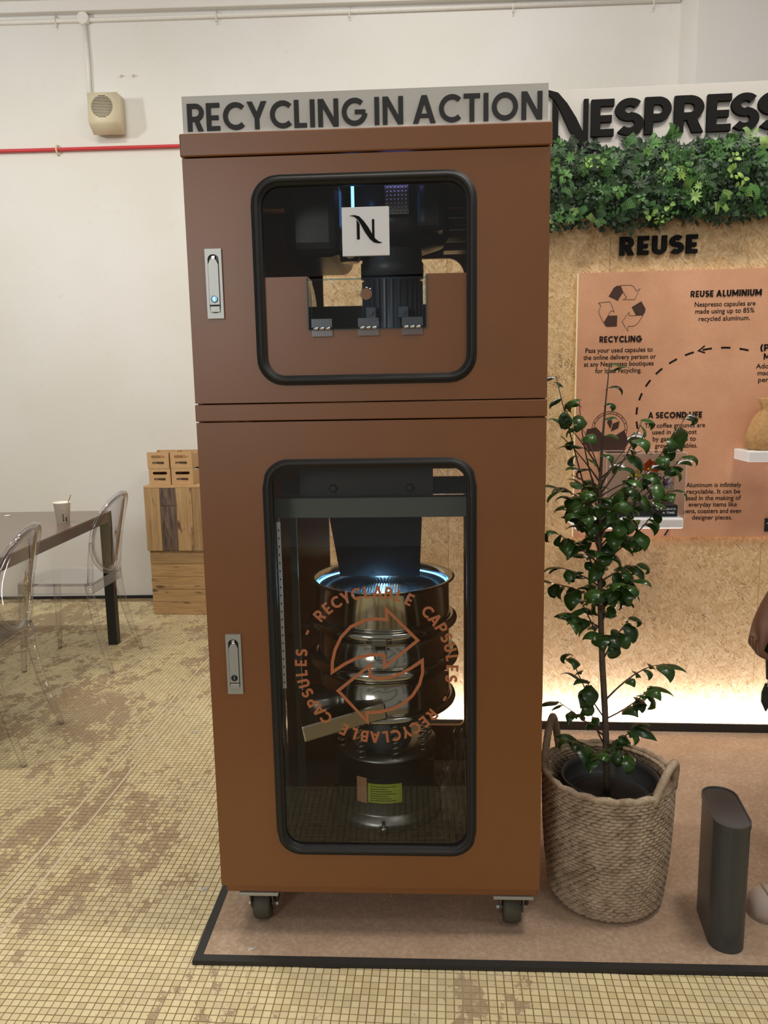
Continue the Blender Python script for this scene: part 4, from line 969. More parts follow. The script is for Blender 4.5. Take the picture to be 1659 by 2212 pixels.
petal_flower('capsule_flower', 'purple metal flower with orange centre on the black plinth', 0.385, -0.105, 0.972, 0.036, 5, 'purple_foil', 'orange_foil')
petal_flower('capsule_flower', 'orange cup shaped metal flower inside the acrylic case', 0.368, -0.09, 1.065, 0.036, 7, 'orange_foil', 'yellow_foil', 0.2, 0.9, 0.9)
petal_flower('capsule_flower', 'small yellow metal flower inside the acrylic case', 0.318, -0.10, 1.045, 0.026, 6, 'yellow_foil', 'yellow_foil', -0.2, 0.5)
petal_flower('capsule_flower', 'small silver and purple metal flower leaning right in the acrylic case', 0.432, -0.09, 1.012, 0.030, 8, 'silver_foil', 'purple_foil', 0.5, 0.4)
petal_flower('capsule_flower', 'pale green metal flower at the top right of acrylic case', 0.446, -0.08, 1.058, 0.018, 5, 'green_foil', 'green_foil', 0.2, 0.6)
# sack
Sk = othing('coffee_sack', 'tan burlap sack standing on the white shelf', 'sack')
bm = bmesh.new(); lathe(bm, [(0.0, 1.1355), (0.075, 1.136), (0.088, 1.15), (0.085, 1.19), (0.068, 1.24), (0.045, 1.275), (0.038, 1.29), (0.055, 1.32), (0.05, 1.325), (0.0, 1.32)], 40, (0.0, 0.0, 0), cap=False)
rnd = random.Random(5)
for v in bm.verts:
    a = math.atan2(v.co.y, v.co.x); k = 1+0.06*math.sin(7*a+v.co.z*20)+0.04*math.sin(13*a); v.co.x = 0.803+v.co.x*k; v.co.y = -0.095+v.co.y*k*0.72
mk('sack_body', smooth(bm), 'burlap', Sk)

# ---- artificial hedge
rnd = random.Random(11)
def leaf_bm(bm, base, d, up, L, W, curl=0.3, fold=0.15, n=4, tipw=0.0):
    d = Vector(d).normalized(); up = Vector(up); s = d.cross(up)
    if s.length < 1e-4: s = Vector((1, 0, 0))
    s.normalize(); up = s.cross(d).normalized(); p = Vector(base); rows = []; th = 0
    for i in range(n+1):
        u = i/n; wd = W*math.sin(PI*(0.06+0.92*u)**0.85)*0.5+0.0002
        rows.append([bm.verts.new(p-s*wd+up*fold*wd), bm.verts.new(p), bm.verts.new(p+s*wd+up*fold*wd)])
        th = curl/n; q = Matrix.Rotation(-th, 3, s); d = q @ d; up = q @ up; p = p+d*L/n
    for a, b in zip(rows, rows[1:]):
        for j in range(2): bm.faces.new((a[j], b[j], b[j+1], a[j+1])).smooth = True
def sprig(kind, seed):
    r = random.Random(seed); bm = bmesh.new()
    if kind == 'fern':
        for f in range(3):
            a = r.uniform(-0.9, 0.9); L = r.uniform(0.05, 0.075)
            for i in range(9):
                u = (i+1)/10; x, z = math.sin(a)*L*u, math.cos(a)*L*u; y = -0.012*math.sin(PI*u)*1.5-0.02*u
                for sd in (-1, 1):
                    dirv = Vector((math.sin(a+sd*1.2), -0.15, math.cos(a+sd*1.2)))
                    leaf_bm(bm, (x, y, z), dirv, (0, -1, 0), 0.016*(1-0.6*u), 0.006, 0.2, 0.1, 2)
    elif kind == 'star':
        for k in range(9):
            a = 2*PI*k/9+r.uniform(-0.1, 0.1); leaf_bm(bm, (0, -0.02, 0), (math.cos(a), -0.55, math.sin(a)), (0, -1, 0.01), r.uniform(0.024, 0.034), 0.010, 0.6, 0.2, 3)
        tube(bm, [(0, 0.01, 0), (0, -0.02, 0)], 0.0015, 5)
    elif kind == 'round':
        for k in range(7):
            a = r.uniform(0, 2*PI); rr = r.uniform(0.006, 0.026); leaf_bm(bm, (rr*math.cos(a)*0.4, -0.01-r.random()*0.03, rr*math.sin(a)*0.4), (math.cos(a), r.uniform(-0.9, 0.1), math.sin(a)), (0, -1, 0.1), r.uniform(0.018, 0.026), r.uniform(0.015, 0.020), 0.5, 0.25, 4)
    else:
        for k in range(10):
            a = r.uniform(0, 2*PI); leaf_bm(bm, (r.uniform(-.02, .02), r.uniform(-0.035, 0), r.uniform(-.02, .02)), (math.cos(a), r.uniform(-0.8, 0.2), math.sin(a)), (0, -1, 0.1), r.uniform(0.014, 0.026), r.uniform(0.008, 0.014), 0.4, 0.2, 3)
    return bm
SM = {}
for kind in ('fern', 'star', 'round', 'bush'):
    for m_ in ('hedge_dark', 'hedge_mid', 'hedge_lime'):
        for sd in range(2):
            b_ = sprig(kind, sd*7+len(kind)); me = bpy.data.meshes.new('sprig'); b_.to_mesh(me); b_.free(); me.materials.append(MATS[m_]); SM[(kind, m_, sd)] = me
Hg = othing('artificial_hedge', 'strip of artificial green hedge foliage below the header board', 'hedge')
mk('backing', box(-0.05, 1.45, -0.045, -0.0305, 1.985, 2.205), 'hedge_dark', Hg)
def hedge_z(s_): return 1.938+0.04*max(0, s_)+0.014*math.sin(s_*17)+0.008*math.sin(s_*61), 2.242+0.012*math.sin(s_*23)+0.012*math.sin(s_*51)
for k in range(300):
    s_ = rnd.uniform(-0.04, 0.86); z0, z1 = hedge_z(s_); v = rnd.random(); z = z0+0.01+(z1-z0-0.03)*v
    kind = rnd.choices(['fern', 'star', 'round', 'bush'], [3, 2, 3, 3])[0]
    m_ = rnd.choices(['hedge_dark', 'hedge_mid', 'hedge_lime'], [6, 5, 1 if kind != 'fern' else 3])[0]
    dep = -0.05-0.055*math.sin(PI*min(max((z-z0)/(z1-z0), 0.05), 0.95))-rnd.uniform(0, 0.02)
    o = mk('sprig', SM[(kind, m_, k % 2)], None, Hg, loc=(s_, dep, z), rot=(rnd.uniform(-0.5, 0.5), rnd.uniform(-PI, PI), rnd.uniform(-0.5, 0.5)))
    sc_ = rnd.uniform(0.55, 0.95); o.scale = (sc_, sc_, sc_)
bm = bmesh.new()
for k in range(5200):
    s_ = rnd.uniform(-0.055, 1.45); z0, z1 = hedge_z(s_); z = z0+(z1-z0)*rnd.random()
    dep = -0.035-(0.055*math.sin(PI*min(max((z-z0)/(z1-z0), 0.05), 0.95)))*rnd.random()
    a = rnd.uniform(0, 2*PI); leaf_bm(bm, (s_, dep, z), (math.cos(a), rnd.uniform(-0.9, 0), math.sin(a)), (0, -1, 0.1), rnd.uniform(0.014, 0.03), rnd.uniform(0.007, 0.016), 0.5, 0.2, 2)
mk('foliage', bm, 'hedge_dark', Hg, kind='stuff')

# ================================================================== BASKET + FICUS
BC = (1.006, 0.195); BZ0, BZ1, BRb, BRt = 0.0135, 0.362, 0.148, 0.170
Bk = thing('wicker_basket', 'tall woven seagrass basket with loop handles on the carpet', 'basket', (BC[0], BC[1], BZ0))
def brad(z):
    u = (z-BZ0)/(BZ1-BZ0); return BRb+(BRt-BRb)*u+0.006*math.sin(PI*u)-0.012*max(0, 0.06-u)/0.06
bm = bmesh.new(); zs = [BZ0+0.001+(BZ1-BZ0-0.001)*i/20 for i in range(21)]
pr = [(0.02, BZ0+0.002)]+[(brad(z)-0.006, z) for z in zs]+[(brad(z)-0.014, z) for z in zs[::-1]]+[(0.02, BZ0+0.012)]
lathe(bm, pr, 64, (BC[0], BC[1], 0), cap=False); mk('liner_wall', bm, 'wicker', Bk, world=True)
bm = bmesh.new(); lathe(bm, [(0.0, -0.5), (0.32, -0.42), (0.5, -0.15), (0.5, 0.15), (0.32, 0.42), (0.0, 0.5)], 7, cap=False, axis='X')
bmesh.ops.remove_doubles(bm, verts=bm.verts, dist=1e-5)
strand = bpy.data.meshes.new('strand')
for v in bm.verts: v.co.z += 0.0
bm.to_mesh(strand); strand.materials.append(MATS['wicker'])
unit = [v.co.copy() for v in bm.verts]; ufaces = [[v.index for v in f.verts] for f in bm.faces]; bm.free()
NR, NA = 38, 48
cam_dir = math.atan2(CAM.y-BC[1], CAM.x-BC[0]); cand = []
rnd = random.Random(21)
for i in range(NR):
    z = BZ0+0.006+(BZ1-BZ0-0.010)*i/(NR-1)
    for j in range(NA):
        a = 2*PI*(j+0.5*(i % 2))/NA+rnd.uniform(-0.01, 0.01); d = abs((a-cam_dir+PI) % (2*PI)-PI)
        cand.append((d, a, z, rnd.uniform(0.8, 1.2), rnd.uniform(-0.16, 0.16)))
def smat(a, z, k, tw, inner=False):
    r = brad(z)-(0.016 if inner else 0.004)
    Lx = 2*PI*brad(z)/NA*1.25*k
    return Matrix.Translation((BC[0]+r*math.cos(a), BC[1]+r*math.sin(a), z)) @ Matrix.Rotation(a+PI/2, 4, 'Z') @ Matrix.Rotation(tw*1.3-0.10, 4, 'Y') @ Matrix.Diagonal((Lx, 0.015, 0.0105, 1))
cand.sort(key=lambda c: (round(c[0]/0.5), -c[2]*0+c[0]))
vis_c = [c for c in cand if c[0] < 1.35]; rnd.shuffle(vis_c); sel = set(id(c) for c in vis_c[:300])
bm_v, bm_f = [], []
def addu(mx):
    o = len(bm_v); bm_v.extend([tuple(mx @ v) for v in unit]); bm_f.extend([[i+o for i in f] for f in ufaces])
for c_ in cand:
    mx = smat(*c_[1:])
    if id(c_) in sel:
        o = mk('strand', strand, None, Bk); o.matrix_parent_inverse = Matrix.Identity(4); o.matrix_basis = WM[Bk].inverted() @ mx
    else: addu(mx)
    if c_[2] > 0.20 and c_[0] > 1.2: addu(smat(c_[1], c_[2], c_[3], c_[4], True))
me = bpy.data.meshes.new('weave'); me.from_pydata(bm_v, [], bm_f); me.materials.append(MATS['wicker'])
for p_ in me.polygons: p_.use_smooth = True
for p_ in strand.polygons: p_.use_smooth = True
mk('weave', me, None, Bk, world=True, kind='stuff')
bm = bmesh.new(); tube(bm, [(BC[0]+(BRt-0.004)*math.cos(2*PI*i/64), BC[1]+(BRt-0.004)*math.sin(2*PI*i/64), BZ1+0.003*math.sin(i*2.1)) for i in range(64)], 0.0085, 8, closed=True); mk('rim', bm, 'wicker', Bk, world=True)
for a0, hgt, spread, lean in ((R_(-40), 0.075, 0.36, 0.010), (R_(150), 0.115, 0.36, -0.01)):
    pts = []; rad = []
    for i in range(41):
        u = i/40; a = a0+(u-0.5)*2*spread*(1-0.12*math.sin(PI*u)); r = BRt-0.004+lean*math.sin(PI*u)
        pts.append((BC[0]+r*math.cos(a), BC[1]+r*math.sin(a), BZ1-0.02+(hgt+0.02)*math.sin(PI*u)**0.7)); rad.append(0.0095+0.0012*(i % 2))
    bm = bmesh.new(); tube(bm, pts, rad, 9); mk('handle', bm, 'wicker', Bk, world=True)
Np = thing('nursery_pot', 'black plastic nursery pot inside the woven basket', 'pot', (BC[0]+0.008, BC[1]+0.004, 0.028))
bm = bmesh.new(); lathe(bm, [(0.09, 0.028), (0.125, 0.33), (0.130, 0.332), (0.130, 0.345), (0.124, 0.345), (0.118, 0.33), (0.116, 0.29)], 48, (BC[0]+0.008, BC[1]+0.004, 0)); mk('pot_wall', bm, 'pot_black', Np, world=True)
bm = bmesh.new(); lathe(bm, [(0.0, 0.292), (0.06, 0.294), (0.116, 0.288)], 40, (BC[0]+0.008, BC[1]+0.004, 0), cap=False); mk('soil', bm, 'soil', Np, world=True)

Fc = thing('ficus_plant', 'leggy green ficus with curled leaves growing from the basket', 'plant', (1.006, 0.2, 0.29))
rnd = random.Random(8)
trunk = [(1.008, 0.200, 0.285), (1.004, 0.203, 0.40), (0.998, 0.207, 0.52), (0.988, 0.212, 0.66), (0.981, 0.217, 0.80), (0.975, 0.22, 0.96), (0.972, 0.222, 1.10), (0.975, 0.222, 1.22), (0.981, 0.222, 1.33), (0.988, 0.220, 1.43)]
bm = bmesh.new(); tube(bm, trunk, [0.0095, 0.009, 0.0085, 0.008, 0.0072, 0.0062, 0.005, 0.0036, 0.0022, 0.0012], 10); mk('trunk', bm, 'bark', Fc, world=True)
def bez(p0, p1, bend, n=6):
    p0, p1 = Vector(p0), Vector(p1); mid = (p0+p1)/2+Vector(bend); return [((1-u)**2)*p0+2*u*(1-u)*mid+u*u*p1 for u in [i/n for i in range(n+1)]]
def trunk_at(z):
    for a, b in zip(trunk, trunk[1:]):
        if a[2] <= z <= b[2]:
            u = (z-a[2])/(b[2]-a[2]); return tuple(a[i]+(b[i]-a[i])*u for i in range(3))
    return trunk[-1]
def ficus_leaf(seed):
    r = random.Random(seed); bm = bmesh.new(); L = r.uniform(0.060, 0.076); W = r.uniform(0.036, 0.046); curl = (1.2, 2.0, 2.8, 3.8, 1.6, 3.2)[seed % 6]
    n = 8; p = Vector((0, 0, 0)); d = Vector((1, 0, 0.25)).normalized(); rows = []
    tube(bm, [(-0.008, 0, -0.003), (0, 0, 0)], 0.0008, 4)
    for i in range(n+1):
        u = i/n; wd = 0.5*W*(math.sin(PI*min(u*0.94+0.04, 1.0)**0.78))*(1-0.25*u)+0.0003; s = Vector((0, 1, 0)); up = d.cross(s)*-1
        if up.z < 0 and i == 0: up = -up
        rows.append([bm.verts.new(p-s*wd+up*wd*0.32), bm.verts.new(p-s*wd*0.5+up*wd*0.06), bm.verts.new(p), bm.verts.new(p+s*wd*0.5+up*wd*0.06), bm.verts.new(p+s*wd+up*wd*0.32)])
        k = curl/n*(0.35+1.3*u); d = Matrix.Rotation(k, 3, 'Y') @ d; p = p+d*L/n
    for a, b in zip(rows, rows[1:]):
        for j in range(4): bm.faces.new((a[j], b[j], b[j+1], a[j+1])).smooth = True
    me = bpy.data.meshes.new('leaf'); bm.to_mesh(me); bm.free(); me.materials.append(MATS['ficus_leaf']); return me
FL = [ficus_leaf(i) for i in range(6)]
nleaf = 0
def add_leaf(p, az, el, sc_, roll=0.0):
    global nleaf
    if p[0] < 0.812+0.02 or nleaf >= 320: return
    o = mk('leaf', FL[rnd.randrange(6)], None, Fc); nleaf += 1
    mx = Matrix.Translation(p) @ Matrix.Rotation(az, 4, 'Z') @ Matrix.Rotation(-el, 4, 'Y') @ Matrix.Rotation(roll, 4, 'X') @ Matrix.Diagonal((sc_, sc_, sc_, 1))
    o.matrix_basis = WM[Fc].inverted() @ mx
def branch(p0, p1, nl, bend=(0, 0, 0.02), r0=0.0026, lsc=1.0):
    pts = bez(p0, p1, bend); bm = bmesh.new(); tube(bm, pts, [r0+(0.0009-r0)*i/(len(pts)-1) for i in range(len(pts))], 6); mk('branch', bm, 'twig', Fc, world=True)
    az = math.atan2(p1[1]-p0[1], p1[0]-p0[0])
    for k in range(nl):
        u = 0.28+0.72*(k+0.5)/nl; i = min(int(u*6), 5); f_ = u*6-i; p = pts[i].lerp(pts[i+1], f_)
        sd = 1 if k % 2 else -1
        add_leaf(p, az+sd*rnd.uniform(0.5, 1.5), rnd.uniform(-0.7, 0.6), rnd.uniform(0.65, 1.15)*lsc, rnd.uniform(-0.6, 0.6))
    add_leaf(pts[-1], az+rnd.uniform(-0.4, 0.4), rnd.uniform(-0.2, 0.6), 0.9*lsc, rnd.uniform(-0.4, 0.4))
# explicit visible stems, then filling twigs
branch(trunk_at(0.98), (0.853, 0.20, 1.40), 8, (-0.01, 0, 0.02)); branch(trunk_at(1.02), (1.175, 0.19, 1.305), 9, (0.02, 0, -0.01)); branch(trunk_at(1.0), (1.155, 0.16, 1.20), 8, (0.02, 0, 0.0))
branch(trunk_at(1.08), (0.905, 0.17, 1.345), 7, (-0.02, 0, 0)); branch(trunk_at(1.10), (1.08, 0.25, 1.285), 7, (0.02, 0, 0.0)); branch(trunk_at(0.92), (1.13, 0.17, 1.115), 9, (0.03, 0, -0.01))
branch(trunk_at(0.55), (1.135, 0.18, 0.662), 5, (0.01, 0, 0.05)); branch(trunk_at(0.50), (1.10, 0.16, 0.61), 8, (0.03, 0, 0.0)); branch(trunk_at(0.50), (0.90, 0.18, 0.69), 6, (-0.02, 0, 0.0)); branch(trunk_at(0.42), (0.945, 0.17, 0.62), 6, (-0.03, 0, 0))
branch(trunk_at(0.42), (1.06, 0.15, 0.50), 7, (0.02, 0, 0.01)); branch(trunk_at(0.40), (0.90, 0.14, 0.47), 6, (-0.02, 0, 0.02)); branch(trunk_at(0.41), (0.96, 0.12, 0.43), 5, (-0.02, 0, 0.02)); branch(trunk_at(0.43), (1.03, 0.11, 0.44), 4, (0.0, 0, 0.02))
branch(trunk_at(0.45), (0.875, 0.20, 0.55), 3, (-0.02, 0, 0.02))
for z in (1.20, 1.25, 1.29, 1.33, 1.37, 1.41, 1.427): add_leaf(Vector(trunk_at(z)), rnd.uniform(-1.2, 0.6), 0.4, 0.8)
for k in range(42):
    z = 0.66+0.50*(k/41)**0.75; p0 = trunk_at(z); a = k*2.4+rnd.uniform(-0.3, 0.3)
    ln = rnd.uniform(0.06, 0.14)*(1.0 if z > 0.78 else 0.85); cx_ = math.cos(a); cy_ = math.sin(a)
    p1 = (p0[0]+ln*cx_, p0[1]+ln*cy_*0.85, z+rnd.uniform(0.04, 0.13))
    if p1[0] < 0.85: p1 = (0.85, p1[1], p1[2])
    branch(p0, p1, rnd.randint(4, 6), (0, 0, 0.015))

# ================================================================== BIN
Bn = thing('slim_bin', 'slim dark grey bin with rounded ends and glossy flat top', 'bin', (1.262, 0.05, 0.012), -0.12)
def stad(L, w_, n=16):
    return [(w_*math.cos(PI*i/n), L+w_*math.sin(PI*i/n)) for i in range(n+1)]+[(-w_*math.cos(PI*i/n), -L-w_*math.sin(PI*i/n)) for i in range(n+1)]
bm = prism(bmesh.new(), stad(0.056, 0.042), 0.0, 0.322, 'XY'); mk('body', bm, 'bin_grey', Bn)
bm = prism(bmesh.new(), stad(0.0565, 0.0425), 0.322, 0.328, 'XY'); mk('lid', bm, 'bin_top', Bn)
bm = bmesh.new(); o_ = stad(0.0575, 0.0436); i_ = stad(0.056, 0.0405)
A = [[bm.verts.new((x, y, z)) for x, y in pl] for pl, z in ((o_, 0.318), (o_, 0.3305), (i_, 0.3305), (i_, 0.318))]
for a, b in zip(A, A[1:]+A[:1]):
    for k in range(len(o_)): bm.faces.new((a[k], a[(k+1) % len(o_)], b[(k+1) % len(o_)], b[k]))
bmesh.ops.recalc_face_normals(bm, faces=bm.faces); mk('rim', bm, 'bin_grey', Bn)

# ================================================================== CRATES + BOXES
def crate(label, loc, rz, w_, d, h, vertical, npl):
    c = thing('wooden_crate', label, 'crate', loc, rz, 'pallet wood crates against the white wall')
    for k in range(npl):
        if vertical:
            a, b = k*w_/npl+0.0008, (k+1)*w_/npl-0.0008
            segs = [(0.002, h-0.016)]
            if k == 1: segs = [(0.002, h*0.69), (h*0.69+0.002, h-0.016)]
            for z0, z1 in segs:
                L = z1-z0; bm = box(-L/2, L/2, -0.008, 0.008, -(b-a)/2, (b-a)/2, 0.0012, 1)
                o = mk('plank', bm, 'pallet_wood_dark' if k == 1 else 'pallet_wood', c); o.location = ((a+b)/2, 0.008+0.0015*(k % 2), (z0+z1)/2); o.rotation_euler = (0, PI/2, 0)
        else:
            a, b = k*h/npl+0.0008, (k+1)*h/npl-0.0008
            bm = box(-w_/2, w_/2, -0.008, 0.008, -(b-a)/2, (b-a)/2, 0.0012, 1)
            o = mk('plank', bm, 'pallet_wood', c); o.location = (w_/2, 0.008+0.002*(k % 2), (a+b)/2)
    nl = 4
    for sx in (0.0, w_-0.014):
        for k in range(nl):
            a, b = k*h/nl+0.001, (k+1)*h/nl-0.001; bm = box(-d/2+0.02, d/2, -0.007, 0.007, -(b-a)/2, (b-a)/2)
            o = mk('side_plank', bm, 'pallet_wood', c); o.location = (sx+0.007, d/2, (a+b)/2); o.rotation_euler = (0, 0, PI/2)
    mk('back_board', box(0.014, w_-0.014, d-0.014, d, 0.002, h-0.016), 'pallet_wood', c)
    mk('top_board', box(0.0, w_, 0.0, d, h-0.015, h, 0.002), 'cardboard' if vertical else 'pallet_wood', c)
    return c
crate('lower pallet wood crate with horizontal planks on the mosaic floor', (-1.192, 2.898, 0.0), R_(-1.5), 0.40, 0.30, 0.408, False, 5)
crate('upper pallet wood crate with vertical planks stacked under cardboard boxes', (-1.205, 2.892, 0.4085), R_(-1.0), 0.40, 0.32, 0.412, True, 4)
def gift_box(label, loc, rz):
    c = thing('cardboard_box', label, 'box', loc, rz, 'printed cardboard boxes on the crates')
    w_, d, h = 0.136, 0.20, 0.101
    hole = (0.025, w_-0.020, 0.064, 0.082, 0.0085)
    bm = bmesh.new(); ring_panel(bm, (0, w_, 0, h, 0), hole, 0, 0.003, 48); mk('front_panel', bm, 'cardboard', c)
    bm = bmesh.new(); ring_panel(bm, (0, w_, 0, h, 0), hole, d-0.003, d, 48); mk('back_panel', bm, 'cardboard', c)
    for x in (0.0, w_-0.003):
        mk('side_panel', prism(bmesh.new(), [(0.003, 0), (d-0.003, 0), (d-0.003, h), (d-0.03, h), (d-0.04, h-0.012), (0.04, h-0.012), (0.03, h), (0.003, h)], x, x+0.003, 'YZ'), 'cardboard', c)
    mk('bottom_panel', box(0.003, w_-0.003, 0.003, d-0.003, 0.0, 0.003), 'box_inside', c)
    mk('front_flap', prism(bmesh.new(), [(0.003, h-0.004), (w_-0.003, h-0.004), (w_-0.003, h-0.001), (0.003, h-0.001)], 0.003, 0.02), 'cardboard', c)
    letters('NESPRESSO', 0.032, 0.104, 0.030, 0.0125, -0.0006, 0.0, 0.2, 'print_dark', c, 0.16, joined='print')
    return c
bz = 0.8215
gift_box('lower cardboard box with dark handle slot, beside crate edge', (-1.176, 2.925, bz), R_(-1.5)); gift_box('lower cardboard box with dark handle slot, next to copper cabinet', (-1.033, 2.921, bz), R_(-2.0))
gift_box('top cardboard box showing white wall through its slot, beside crate edge', (-1.180, 2.923, bz+0.1015), R_(-1.5)); gift_box('top cardboard box showing white wall through its slot, next to copper cabinet', (-1.035, 2.920, bz+0.1015), R_(-2.0))
gift_box('cardboard box mostly hidden behind the copper cabinet edge', (-0.888, 2.935, bz), R_(-2.0)) if False else None

# ================================================================== TABLE
TA = R_(90+2.1)
Tb = thing('dining_table', 'long table with glossy brown top and black steel legs', 'table', (-1.17, 1.5, 0))
ex = (-1.193, 2.352); ed = Vector((0.045, -1.214, 0)).normalized(); en = Vector((-ed.y, ed.x, 0))*-1
if en.x > 0: en = -en
def tp(u, v, z): return (ex[0]+ed.x*u+en.x*v, ex[1]+ed.y*u+en.y*v, z)
def tbox(u0, u1, v0, v1, z0, z1):
    bm = bmesh.new(); vs_ = [bm.verts.new(tp(u, v, z)) for u in (u0, u1) for v in (v0, v1) for z in (z0, z1)]
    for f in ((0, 1, 3, 2), (4, 6, 7, 5), (0, 4, 5, 1), (2, 3, 7, 6), (0, 2, 6, 4), (1, 5, 7, 3)): bm.faces.new([vs_[i] for i in f])
    bmesh.ops.recalc_face_normals(bm, faces=bm.faces); return bm
TL, TW = 1.75, 0.85
mk('table_top', tbox(0, TL, 0, TW, 0.744, 0.750), 'table_brown', Tb, world=True)
mk('apron', tbox(0.05, TL-0.05, 0, 0.02, 0.695, 0.744), 'table_edge', Tb, world=True); mk('apron', tbox(0.05, TL-0.05, TW-0.02, TW, 0.695, 0.744), 'table_edge', Tb, world=True)
mk('apron', tbox(0, 0.02, 0.05, TW-0.05, 0.695, 0.744), 'table_black', Tb, world=True); mk('apron', tbox(TL-0.02, TL, 0.05, TW-0.05, 0.695, 0.744), 'table_black', Tb, world=True)
for u in (0, TL-0.05):
    for v in (0, TW-0.05): mk('leg', tbox(u, u+0.05, v, v+0.05, 0.0005, 0.744), 'table_black', Tb, world=True)
Cp = thing('paper_cup', 'white paper cup with wooden stirrer on the brown table', 'cup', (-1.275, 1.955, 0.7505))
bm = bmesh.new(); lathe(bm, [(0.0, 0.003), (0.0275, 0.003), (0.028, 0.0), (0.030, 0.0), (0.040, 0.100), (0.0425, 0.101), (0.0425, 0.105), (0.039, 0.105), (0.0275, 0.006), (0.0, 0.006)], 40, cap=False); mk('cup_wall', bm, 'cup_paper', Cp)
bm = bmesh.new(); tube(bm, [(0.0, 0.0, 0.02), (0.038, -0.01, 0.105), (0.055, -0.014, 0.142)], 0.0024, 6); mk('stirrer', bm, 'stick_wood', Cp)
for k in range(4):
    a = R_(-62); z = 0.012+k*0.010; r_ = 0.0305+z*0.1
    mk('print_mark', box(-0.0028, 0.0028, -0.0006, 0.0006, z, z+0.006, mat=Matrix.Translation((r_*math.cos(a), r_*math.sin(a), 0)) @ Matrix.Rotation(a+PI/2, 4, 'Z')), 'print_dark', Cp)
mk('print_mark', box(-0.003, 0.003, -0.0006, 0.0006, 0.010, 0.044, mat=Matrix.Translation((0.0325*math.cos(R_(-38)), 0.0325*math.sin(R_(-38)), 0)) @ Matrix.Rotation(R_(52), 4, 'Z')), 'sign_ink', Cp)
bm = bmesh.new(); lathe(bm, [(0.0, 0), (0.014, 0.0), (0.016, 0.002), (0.014, 0.0045), (0.0, 0.005)], 24, cap=False)
o = mk('bottle_cap', bm, 'white_plastic', loc=(-1.69, 2.19, 0.7503)); tag(o, 'small white round cap lying on the brown table', 'cap')

# ================================================================== GHOST CHAIRS
def ghost_chair(label, loc, rz):
    """local: faces +Y (front), back at -Y; seat 0.46 high"""
    c = thing('clear_chair', label, 'chair', loc, rz, 'clear plastic chairs at the brown table')
    # seat: rounded slab
    prof = [(-0.17, -0.185), (0.17, -0.185), (0.185, -0.16), (0.195, 0.16), (0.18, 0.195), (0.10, 0.212), (-0.10, 0.212), (-0.18, 0.195), (-0.195, 0.16), (-0.185, -0.16)]
    bm = prism(bmesh.new(), prof, 0.446, 0.460, 'XY'); mk('seat', bm, 'polycarbonate', c)
    bm = bmesh.new(); n = len(prof)
    inn = [(x*0.93, y*0.93) for x, y in prof]
    A = [[bm.verts.new((x, y, z)) for x, y in pl] for pl, z in ((prof, 0.405), (prof, 0.446), (inn, 0.446), (inn, 0.405))]
    for a, b in zip(A, A[1:]+A[:1]):
        for k in range(n): bm.faces.new((a[k], a[(k+1) % n], b[(k+1) % n], b[k]))
    bmesh.ops.recalc_face_normals(bm, faces=bm.faces); mk('seat_apron', bm, 'polycarbonate', c)
    # front legs (straight, tapering), rear legs (raked back)
    for sx in (-1, 1):
        bm = bmesh.new(); tube(bm, [(sx*0.172, 0.178, 0.45), (sx*0.178, 0.188, 0.22), (sx*0.186, 0.200, 0.001)], [0.020, 0.016, 0.0125], 14); mk('leg', bm, 'polycarbonate', c)
        # raked rear leg
        bm = bmesh.new(); tube(bm, [(sx*0.168, -0.165, 0.46), (sx*0.170, -0.172, 0.36), (sx*0.174, -0.194, 0.24), (sx*0.180, -0.222, 0.13), (sx*0.19, -0.262, 0.001)], [0.021, 0.020, 0.0175, 0.015, 0.0125], 14); mk('leg', bm, 'polycarbonate', c)
        # upright linking seat to oval back
        bm = bmesh.new(); tube(bm, [(sx*0.166, -0.172, 0.455), (sx*0.170, -0.182, 0.56), (sx*0.176, -0.196, 0.66)], [0.016, 0.014, 0.011], 8); mk('upright', bm, 'polycarbonate', c)
    # oval back: shell + rim
    cz, rx, rzz = 0.685, 0.185, 0.212
    def bp(x, z): return Vector((x, -0.178-(z-0.46)*0.20+(-0.06)*(1-(x/0.19)**2)+0.03, z))
    bm = bmesh.new(); N = 40; rows = []
    for k in range(6):
        f_ = (k+0.001)/5*0.93
        rows.append([bm.verts.new(bp(rx*f_*math.cos(2*PI*i/N), cz+rzz*f_*math.sin(2*PI*i/N))) for i in range(N)])
    for a, b in zip(rows, rows[1:]):
        for i in range(N): bm.faces.new((a[i], a[(i+1) % N], b[(i+1) % N], b[i])).smooth = True
    bmesh.ops.recalc_face_normals(bm, faces=bm.faces)
    bmesh.ops.solidify(bm, geom=list(bm.faces), thickness=0.006); mk('back_shell', bm, 'polycarbonate', c)
    bm = bmesh.new(); tube(bm, [bp(rx*0.95*math.cos(2*PI*i/56), cz+rzz*0.95*math.sin(2*PI*i/56)) for i in range(56)], 0.0125, 12, closed=True); mk('back_rim', bm, 'polycarbonate', c)
    return c
ghost_chair('clear plastic oval-back chair beside the black table leg', (-1.30, 2.06, 0), R_(88.5))
ghost_chair('clear plastic oval-back chair farther from the wooden crates, same table side', (-1.265, 1.055, 0), R_(95))
ghost_chair('clear plastic chair across the table, partly behind another clear chair', (-1.98, 1.72, 0), R_(-92))

